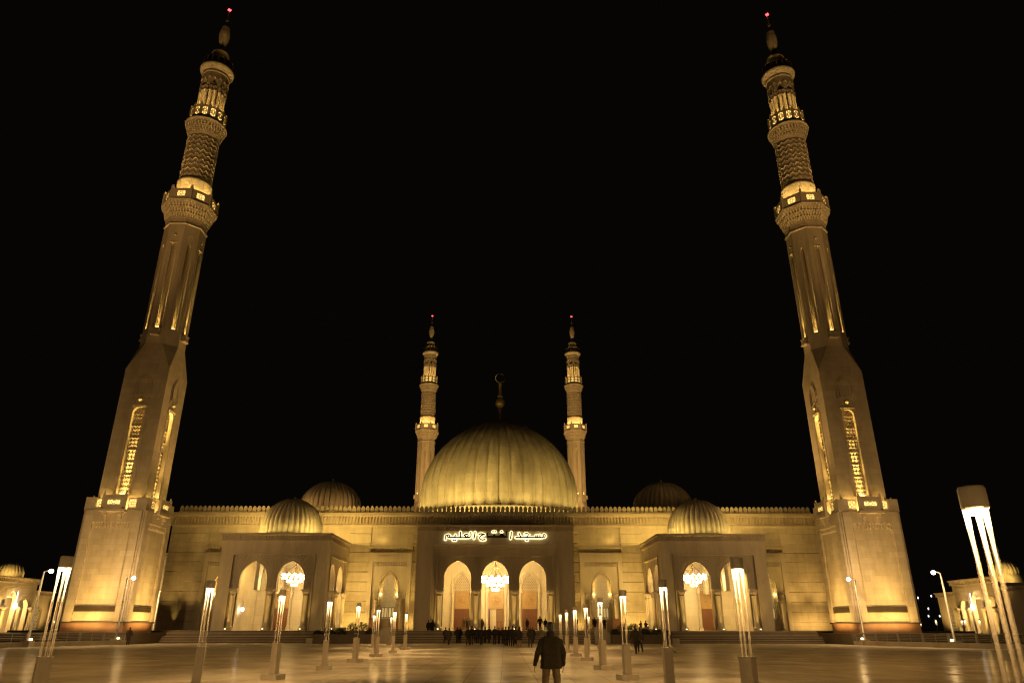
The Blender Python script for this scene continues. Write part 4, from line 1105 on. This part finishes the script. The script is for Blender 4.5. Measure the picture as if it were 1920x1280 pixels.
# ------------------------------------------------------------------ gatehouses at the sides
def gatehouse(s, side):
    root = empty('gatehouse', (s*78, 124, 0), f'small domed gatehouse with lit pointed arches beyond the {side} railing', 'gatehouse')
    inv = Matrix.Translation((-s*78, -124, 0))
    def put(o, p=root):
        o.parent = p
        if p is root: o.matrix_parent_inverse = inv
        return o
    G0 = FR(s*78, 0, -90*s)                     # faces the plaza; a runs along -/+Y
    sg = -s                                     # a = sg*y
    F = lambda a, b, d: G0(sg*a, b, d) if s > 0 else G0(a*1.0*sg*-1 if False else sg*a, b, d)
    g = MB()
    def AW(y0, y1, z1, d0, d1, ops):
        l, r = sorted((sg*y0, sg*y1)); g.archwall(G0, l, r, .0, z1, d0, d1, [(sg*c, hw, .6, sp, ap) for c, hw, sp, ap in ops])
    AW(116.5, 128.2, 8.4, -.7, 0, [(119.0, 1.0, 4.6, 6.0), (122.3, 1.35, 5.4, 7.2), (125.9, 1.0, 4.6, 6.0)])
    AW(128.2, 134.2, 6.8, -1.2, -.6, [(131.2, .9, 4.0, 5.4)])
    AW(107.0, 116.5, 6.9, -1.2, -.6, [(110.5, .9, 4.0, 5.4)])
    x0, x1 = sorted((s*78.8, s*90)); g.box(x0, x1, 107, 134, 6.3, 6.8); x0, x1 = sorted((s*78.7, s*90)); g.box(x0, x1, 116.5, 128.2, 6.81, 8.3)
    x0, x1 = sorted((s*83, s*83.6)); g.box(x0, x1, 107, 134.2, .0, 6.299)
    x0, x1 = sorted((s*79.2, s*90)); g.box(x0, x1, 133.6, 134.2, 0, 6.299); g.box(x0, x1, 107, 107.6, 0, 6.299)
    w = put(g.build('wall', SMOOTH))
    c = MB()
    for y0, y1, z0, z1, dd in ((116.2, 128.5, 8.41, 9.25, 0), (128.3, 134.4, 6.81, 7.5, -.6), (106.8, 116.4, 6.91, 7.6, -.6)):
        l, r = sorted((sg*y0, sg*y1)); H = (lambda dd: (lambda a, b, d: G0(a, b, d+dd)))(dd); cornice(c, H, l, r, z0, z1, .6, .45)
    put(c.build('cornice', CARV))
    for y in (117.4, 120.45, 124.15, 127.4):
        c = MB(); column(c, s*77.7, y, .5, 4.7, .25); l, r = sorted((sg*(y-.35), sg*(y+.35))); c.slab(G0, l, r, 4.7, 4.85, .0, .55)
        put(c.build('column', SMOOTH))
    c = MB(); ins = lambda a, b: all(abs(a-sg*cc) > hw+.2 or b > ap+.1 for cc, hw, ap in ((119.0,1.0,6.0),(122.3,1.35,7.2),(125.9,1.0,6.0)))
    l, r = sorted((sg*116.8, sg*127.9)); lattice(c, G0, l, r, 5.0, 8.2, .001, .05, .3, .45, .05, 0, ins); put(c.build('lattice_relief', SMOOTH))
    c = MB(); gadroon_dome(c, (s*84,122.5 if s > 0 else 129.0,0), [(2.6,6.7),(2.6,9.6),(2.3,9.7),(2.35,10.3),(2.2,10.9),(1.85,11.5),(1.3,11.95),(.6,12.2),(.02,12.25)], 24, .05, z_flute=9.75); put(c.build('dome', DOMEM))
    c = MB()
    for y in (122.3,): c.ball((s*77.2, y, 4.9), .3, .3, .5); c.tube([(s*77.2,y,5.4),(s*77.2,y,7.0)], .03, 5)
    put(c.build('lantern', WHITEL))
    for y in (125.9, 119.0):
        c = MB(); c.ball((s*79.4, y, 3.9), .22, .22, .28); put(c.build('inner_lantern', WHITEL))
    for y in (131.2, 110.5):
        c = MB(); l, r = sorted((sg*(y-.85), sg*(y+.85))); c.slab(G0, l, r, .6, 5.4, -1.1, -1.05); lattice(c, G0, l, r, .6, 5.3, -1.04, -1.0, .3, .45, .07, 1)
        put(c.build('window_grille', [SCREENL, DARKM]))
    c = MB(); x0, x1 = sorted((s*75.6, s*76.6)); c.box(x0, x1, 107, 134, 0, .9); c.box(s*76.6 if s > 0 else s*78, s*78 if s > 0 else s*76.6, 107, 134, 0, .6); put(c.build('terrace_wall', DARKG))
    for y in (119.0, 122.3, 125.9): point((s*80.5, y, 4.4), 520, CREAM, .3)
    for y in (117.4, 120.45, 124.15, 127.4): spot((s*77.1, y, .8), (s*77.7, y, 4), 420, YEL, 60, 1, .05)
    dy = 0 if s > 0 else 6.5
    spot((s*81.0, 118.5+dy, 8.8), (s*84, 122.5+dy, 11), 900, YEL, 100, 1, .1); spot((s*80.5, 125.5+dy, 8.8), (s*84, 122.5+dy, 11), 700, YEL, 100, 1, .1)
    spot((s*74.5, 120, .9), (s*78, 121, 8), 3600, WARM, 110, 1, .1); spot((s*74.5, 131, .9), (s*78, 131, 6), 1200, WARM, 110, 1, .1)
gatehouse(-1, 'left'); gatehouse(1, 'right')

# far street lamps beyond the right minaret
for i, (x, y, z, w) in enumerate(((122.3,220,10,'upper left one'),(126.3,220,10.5,'topmost one'),(192,340,10,'middle one'),(269.7,480,9.1,'lowest left one'),(276.8,480,9.1,'lowest right one'))):
    root = empty('far_lamp', (x, y, 0), f'tiny bluish far street lamp right of the right minaret, {w} of five', 'street lamp', 'far bluish street lamps')
    g = MB(); g.tube([(0,0,0),(0,0,z)], .09, 6); g.build('pole', POLEM, root)
    g = MB(); g.ball((0,0,z), .2*y/220, .2*y/220, .34*y/220, 8, 6); g.build('lamp_head', BLUEL, root)

# ------------------------------------------------------------------ people
SKIN = plain('skin', (.32,.19,.12), .5); HAIR = plain('dark_hair', (.015,.012,.01), .6); SHOE = plain('dark_shoe', (.02,.017,.015), .4)
CL = {}
def cloth(name, col):
    if name not in CL: CL[name] = stone('cloth_'+name, col, rough=.9, bump=.3, scale=14, var=.25, spec=.1)
    return CL[name]
def caps_mesh(name, caps, balls, voxel, mats, matf=None, smooth=2):
    g = MB()
    for p, q, r0, r1 in caps:
        p, q = Vector(p), Vector(q); n = max(2, int((q-p).length/(.5*max(r0, r1)))+1)
        for i in range(n+1):
            t = i/n; c = p.lerp(q, t); r = r0+(r1-r0)*t; g.ball(c, r, r, r, 10, 7)
    for c, rx, ry, rz in balls: g.ball(c, rx, ry, rz, 14, 9)
    o = g.build(name, mats[0])
    md_ = o.modifiers.new('r', 'REMESH'); md_.mode = 'VOXEL'; md_.voxel_size = voxel
    if smooth:
        sm = o.modifiers.new('s', 'SMOOTH'); sm.factor = .5; sm.iterations = smooth
    dg = bpy.context.evaluated_depsgraph_get(); me = bpy.data.meshes.new_from_object(o.evaluated_get(dg))
    old = o.data; bpy.data.objects.remove(o); bpy.data.meshes.remove(old)
    me.name = name; me.materials.clear()
    for m in mats: me.materials.append(m)
    for p in me.polygons:
        p.use_smooth = True
        if matf: p.material_index = matf(p.center)
    return me
def hand(caps, wrist, d, side, curl=.35, thumb_fwd=1):
    """palm, four unequal bent fingers and a thumb from wrist pointing along d"""
    w = Vector(wrist); d = Vector(d).normalized(); f = Vector((0, thumb_fwd, 0)); f = (f-d*f.dot(d)).normalized(); n = d.cross(f)*side
    for k in range(4):
        o = f*(.03-.02*k); caps.append((w+d*.01+o*.6, w+d*.085+o, .014, .012))
        L = (.07,.078,.073,.056)[k]; b = w+d*.088+o
        inn = n*(-1)
        m_ = b+(d*cos(curl*.5)+inn*sin(curl*.5))*L*.5; e = m_+(d*cos(curl*1.4)+inn*sin(curl*1.4))*L*.5
        caps.append((b, m_, .009, .0085)); caps.append((m_, e, .0085, .0075))
    b = w+d*.03+f*.028; m_ = b+(d*.7+f*.7).normalized()*.04; caps.append((b, m_, .013, .011)); caps.append((m_, m_+(d*.92+f*.25).normalized()*.032, .01, .008))
def person_meshes(tag_, pose, voxel, vb):
    """pose: dict of joints for a 1.75 m person facing +Y; returns body, top, trousers, hair, shoes meshes"""
    J = pose; caps = []; balls = []
    hz = J.get('hz', 1.63); hy = J.get('hy', 0.02)
    balls += [((0,hy,hz),.078,.098,.118), ((0,hy+.03,hz-.07),.058,.068,.06), ((0,hy+.105,hz-.02),.014,.02,.022), ((-.08,hy,hz-.01),.014,.026,.034), ((.08,hy,hz-.01),.014,.026,.034),
              ((-.03,hy+.088,hz+.015),.016,.01,.01), ((.03,hy+.088,hz+.015),.016,.01,.01), ((0,hy+.092,hz-.062),.026,.012,.008)]
    caps += [((0,.012,1.42),(0,hy,1.56),.056,.054), ((0,.01,1.33),(0,0,1.0),.088,.09)]
    for s, k in ((-1,'L'),(1,'R')):
        sh, el, wr = Vector(J['sh'+k]), Vector(J['el'+k]), Vector(J['wr'+k]); hp, kn, an = Vector(J['hp'+k]), Vector(J['kn'+k]), Vector(J['an'+k])
        caps += [((0,.01,1.32), sh, .05, .045), (sh, el, .048, .04), (el, wr, .038, .026), ((0,0,.98), hp, .09, .085), (hp, kn, .08, .055), (kn, an, .05, .036), (an, an+Vector((0,.13,-.045)), .036, .03)]
        hand(caps, wr, wr-el+Vector((0,.0,-.12)), s)
    body = caps_mesh('body_'+tag_, caps, balls, vb, [SKIN])
    caps = []; balls = []
    jb = J.get('jb', .80); bw = J.get('bw', 1.0)
    caps += [((-.11*bw,0,1.30),(.11*bw,0,1.30),.125,.125), ((0,-.01,1.37),(0,0,1.47),.085,.062), ((0,-.01,1.43),(J['shL'][0]*.9,0,J['shL'][2]+.01),.08,.075), ((0,-.01,1.43),(J['shR'][0]*.9,0,J['shR'][2]+.01),.08,.075)]
    for t in range(9):
        z = 1.28+(jb+.02-1.28)*t/8; wd = (.115-.012*sin(pi*t/8)+J.get('flare',0)*t/8)*bw; caps.append(((-wd,-.015,z),(wd,-.015,z),.12,.12))
    for s, k in ((-1,'L'),(1,'R')):
        sh, el, wr = Vector(J['sh'+k]), Vector(J['el'+k]), Vector(J['wr'+k])
        caps += [((s*.1,0,1.32), sh, .1, .08), (sh, el, .078, .066), (el, el.lerp(wr,.93), .066, .05)]
    top = caps_mesh('top_'+tag_, caps, balls, voxel, [SKIN])
    # hem: clip the round bottom flat
    for v in top.vertices:
        if v.co.z < jb and abs(v.co.x) < .26: v.co.z = jb+(v.co.z-jb)*.12
    caps = []
    if J.get('robe'):
        for t in range(12):
            z = 1.0-.93*t/11; wd = .12+.05*t/11; caps.append(((-wd,0,z),(wd,0,z),.13,.13))
    else:
        caps += [((-.08,-.01,.95),(.08,-.01,.95),.115,.115)]
        for s, k in ((-1,'L'),(1,'R')):
            hp, kn, an = Vector(J['hp'+k]), Vector(J['kn'+k]), Vector(J['an'+k])
            caps += [(hp, kn, .108, .082), (kn, an+Vector((0,-.01,.02)), .08, .068)]
    tr = caps_mesh('trousers_'+tag_, caps, [], voxel, [SKIN])
    hair = caps_mesh('hair_'+tag_, [], [((0,hy-.016,hz+.018),.085,.098,.114), ((0,hy-.04,hz-.045),.074,.066,.085)] if not J.get('hood') else [((0,hy-.02,hz-.01),.115,.12,.15), ((0,hy-.02,hz-.13),.13,.12,.12)], vb, [HAIR], smooth=1)
    for v in hair.vertices:                                    # keep the face clear
        if v.co.y > hy+.055 and v.co.z < hz+.05: v.co.y = hy+.055
    sc = []
    for s, k in ((-1,'L'),(1,'R')):
        an = Vector(J['an'+k]); sc += [(an+Vector((0,-.05,-.05)), an+Vector((0,.16,-.06)), .048, .042)]
    shoe = caps_mesh('shoes_'+tag_, sc, [], voxel, [SHOE])
    return body, top, tr, hair, shoe
def pose(step=.18, armsw=.15, spread=.09, arm_out=.06, **kw):
    d = dict(shL=(-.19,0,1.345), shR=(.19,0,1.345), elL=(-.25-arm_out*.5,-armsw*.5-.03,1.10), elR=(.25+arm_out*.5,armsw*.5-.03,1.10),
             wrL=(-.25-arm_out,-armsw+.04,.86), wrR=(.25+arm_out,armsw+.05,.86),
             hpL=(-.09,0,.93), hpR=(.09,0,.93), knL=(-spread,step*.6+.03,.52), knR=(spread,-step*.25+.03,.5), anL=(-spread,step,.09), anR=(spread,-step,.1))
    d.update(kw); return d
VAR = [person_meshes('walking', pose(), .022, .013),
       person_meshes('standing', pose(.03,.03,.1,.03), .022, .013),
       person_meshes('longcoat', pose(.14,.1,.08,.04, jb=.5, flare=.05), .022, .013),
       person_meshes('robed', pose(.05,.05,.08,.05, robe=True), .022, .013),
       person_meshes('hands_up', pose(.04,.05,.11,.05, elR=(.3,.1,1.12), wrR=(.16,.3,1.28), elL=(-.3,.08,1.12), wrL=(-.14,.3,1.25)), .022, .013),
       person_meshes('stride', pose(-.22,-.2,.08,.1), .022, .013),
       person_meshes('hooded', pose(.05,.05,.09,.04, hood=True, jb=.6, flare=.04), .022, .013)]
def person(x, y, z, h, var, top, bot, label, rz=0.0, group=None, hair=None, meshes=None):
    root = empty('person', (x, y, z), label, 'person', group); k = h/1.75; root.scale = (k, k, k); root.rotation_euler.z = rz
    for me, nm_, mt in zip(meshes or VAR[var], ('body','jacket','trousers','hair','shoes'), (SKIN, top, bot, hair or HAIR, SHOE)):
        o = bpy.data.objects.new(nm_, me); COL.objects.link(o); o.parent = root
        o.material_slots[0].link = 'OBJECT'; o.material_slots[0].material = mt
    return root
BK, CH, BR, GR, WH, KH, NV = (cloth('black',(.03,.025,.02)), cloth('charcoal',(.06,.05,.042)), cloth('brown',(.09,.062,.04)), cloth('grey',(.22,.19,.16)), cloth('white',(.6,.55,.47)), cloth('khaki',(.24,.18,.11)), cloth('navy',(.03,.03,.045)))
crowd = [(-5.56,89.6,1.74,5,CH,BK),(-4.55,81.2,1.66,2,CH,BK),(-4.16,88.8,1.8,0,BK,BK),(-3.86,89.2,1.76,1,BK,NV),(-2.47,79.9,1.76,5,BK,BK),(-2.13,80.6,1.84,0,BK,CH),(-2.05,89.5,1.75,2,BK,BK),(-1.75,88.2,1.76,1,NV,BK),
 (-1.1,79.6,1.78,5,BK,BK),(-.93,89.3,1.74,0,BK,NV),(-.45,87.6,1.84,2,BK,BK),(.26,82.6,1.85,1,BK,BK),(.7,84.2,1.72,5,NV,BK),(1.14,83.2,1.78,0,BK,BK),(1.42,77,1.78,2,BK,CH),(1.7,75.2,1.79,1,BK,BK),(2.08,74,1.86,0,BK,BK),(2.5,83,1.8,2,CH,BK),(2.68,71.6,1.76,6,BK,KH),(3.68,71,1.8,0,BK,CH),(4.5,86.8,1.74,2,BK,BK)]
txt = ['striding in a dark jacket','in a long dark coat','in a black jacket','in a dark jacket standing still','striding in black','tall and in a black jacket','in a long black coat','in a short dark jacket','striding in black clothes','in dark clothes','tall and in a long black coat','in a plain black jacket','in a plain dark top','in a short black jacket','in a long black coat','in a wide black jacket','tallest in a black jacket','in a long charcoal coat','hooded, with lighter trousers','dark-clad, apart from the others','rightmost in a long black coat']
for i, (x, y, h, v, a, b) in enumerate(crowd):
    person(x, y, 0, h, v, a, b, f'{ORD[i]} person from the left in the crowd, {txt[i]}', random.uniform(-.35,.35), 'crowd walking to the mosque steps')
person(-7.95,93.3,.884,1.66,1,BK,BK,'left one of two dark-clad people standing on the steps by the portal edge',.2)
person(-7.5,93.5,.884,1.72,2,BK,BK,'right one of two dark-clad people standing on the steps by the portal edge',-.1)
person(-4.15,102.9,P,1.66,1,GR,GR,'left one of three grey-clad people before the left portal door',2.6,hair=GR)
person(-3.75,103.6,P,1.6,1,CH,CH,'middle one of three people before the left portal door',.3)
person(-3.4,102.9,P,1.66,4,GR,GR,'right one of three grey-clad people before the left portal door',-2.8,hair=GR)
person(-1.7,102,P,1.5,6,BR,BR,'hooded person standing by the second portal column',.4,hair=BR)
person(-1.14,95.6,P,.95,3,WH,WH,'small figure in white robes behind the crowd on the steps',.1,hair=WH)
person(4.25,99,P,1.5,0,CH,BK,'dark-clad person walking up to the right portal door',.2)
person(5.84,98,P,1.74,5,BK,BK,'dark-clad person walking on the terrace below the right portal arch',-.1)
person(6.62,99.6,P,1.5,1,BK,BK,'person half hidden beside the rightmost portal column',.1)
person(5.61,90.2,0,1.78,3,GR,GR,'person in a long pale grey robe behind the nearest man',.1)
person(10.66,99,P,1.78,1,BK,BK,'dark-clad person standing alone at the right edge of the portal',1.2)
person(12.87,98,P,1.6,1,BK,BK,'left dark-clad person before the right inner window bay',.3)
person(14.11,98,P,1.55,4,BK,BK,'right dark-clad person before the right inner window bay',-.5)
person(18.23,94.9,1.1,1.42,4,BR,BK,'left one of two people on the terrace above the right planter',.6)
person(18.85,94.9,1.1,1.42,4,BR,BK,'right one of two people on the terrace above the right planter, carrying a bag',-.6)
person(10.32,53.0,0,1.79,5,BK,BK,'man in dark clothes walking with a long stick on the right of the plaza',.15)
person(11.2,56.2,0,1.66,0,CH,BK,'dark-clad person close beside the man with the stick',.2)
person(-37.3,79.5,0,1.69,1,BR,CH,'lone person standing at the foot of the left minaret by the railing',.4)
g = MB(); g.tube([(11.2,52.8,1.02),(13.05,53.2,.12)], .022, 6, r1=.03); g.tube([(13.05,53.2,.12),(13.12,53.22,.085)], .04, 6)
tag(g.build('walking_stick', BLACK), 'long dark stick slanting down beside the man on the right of the plaza', 'stick')
g = MB(); g.ball((19.1,94.75,1.75), .16, .1, .13); g.tube([(19.0,94.75,1.85),(19.1,94.75,1.98),(19.2,94.75,1.85)], .012, 5)
tag(g.build('shoulder_bag', BLACK), 'small dark bag held by the right person above the right planter', 'bag')
# the man in the foreground, seen from behind
hp = pose(.07,.05,.13,.1, shL=(-.2,0,1.335), shR=(.2,0,1.335), elL=(-.30,-.07,1.09), elR=(.285,-.05,1.09), wrL=(-.355,-.02,.86), wrR=(.275,.03,.86), anL=(-.15,.1,.09), anR=(.16,-.06,.1), knL=(-.13,.1,.52), knR=(.14,.02,.5), bw=1.06, jb=.80)
hm = person_meshes('foreground', hp, .014, .0065)
from mathutils import noise
for me, am in ((hm[1], .011), (hm[2], .009)):                  # cloth creases
    nr = [v.normal.copy() for v in me.vertices]
    for v, n_ in zip(me.vertices, nr):
        q = v.co; e = noise.noise(Vector((q.x*7+q.z*3, q.y*7, q.z*13)))+.6*noise.noise(Vector((q.x*16, q.y*16, q.z*22+5)))
        v.co = q+n_*am*e
JK = cloth('worn_black_jacket',(.036,.028,.018)); TRS = cloth('brown_trousers',(.15,.108,.066))
man = person(2.34,17.2,0,1.735,0,JK,TRS,'nearest man seen from behind in a dark jacket, walking to the mosque',-.03,None,None,hm)
c = MB()
c.lathe([(.085,1.44),(.09,1.49),(.086,1.55),(.07,1.555)], 20);
for o in man.children:
    if o.name.startswith('jacket'):
        k = c.build('collar', JK, o)
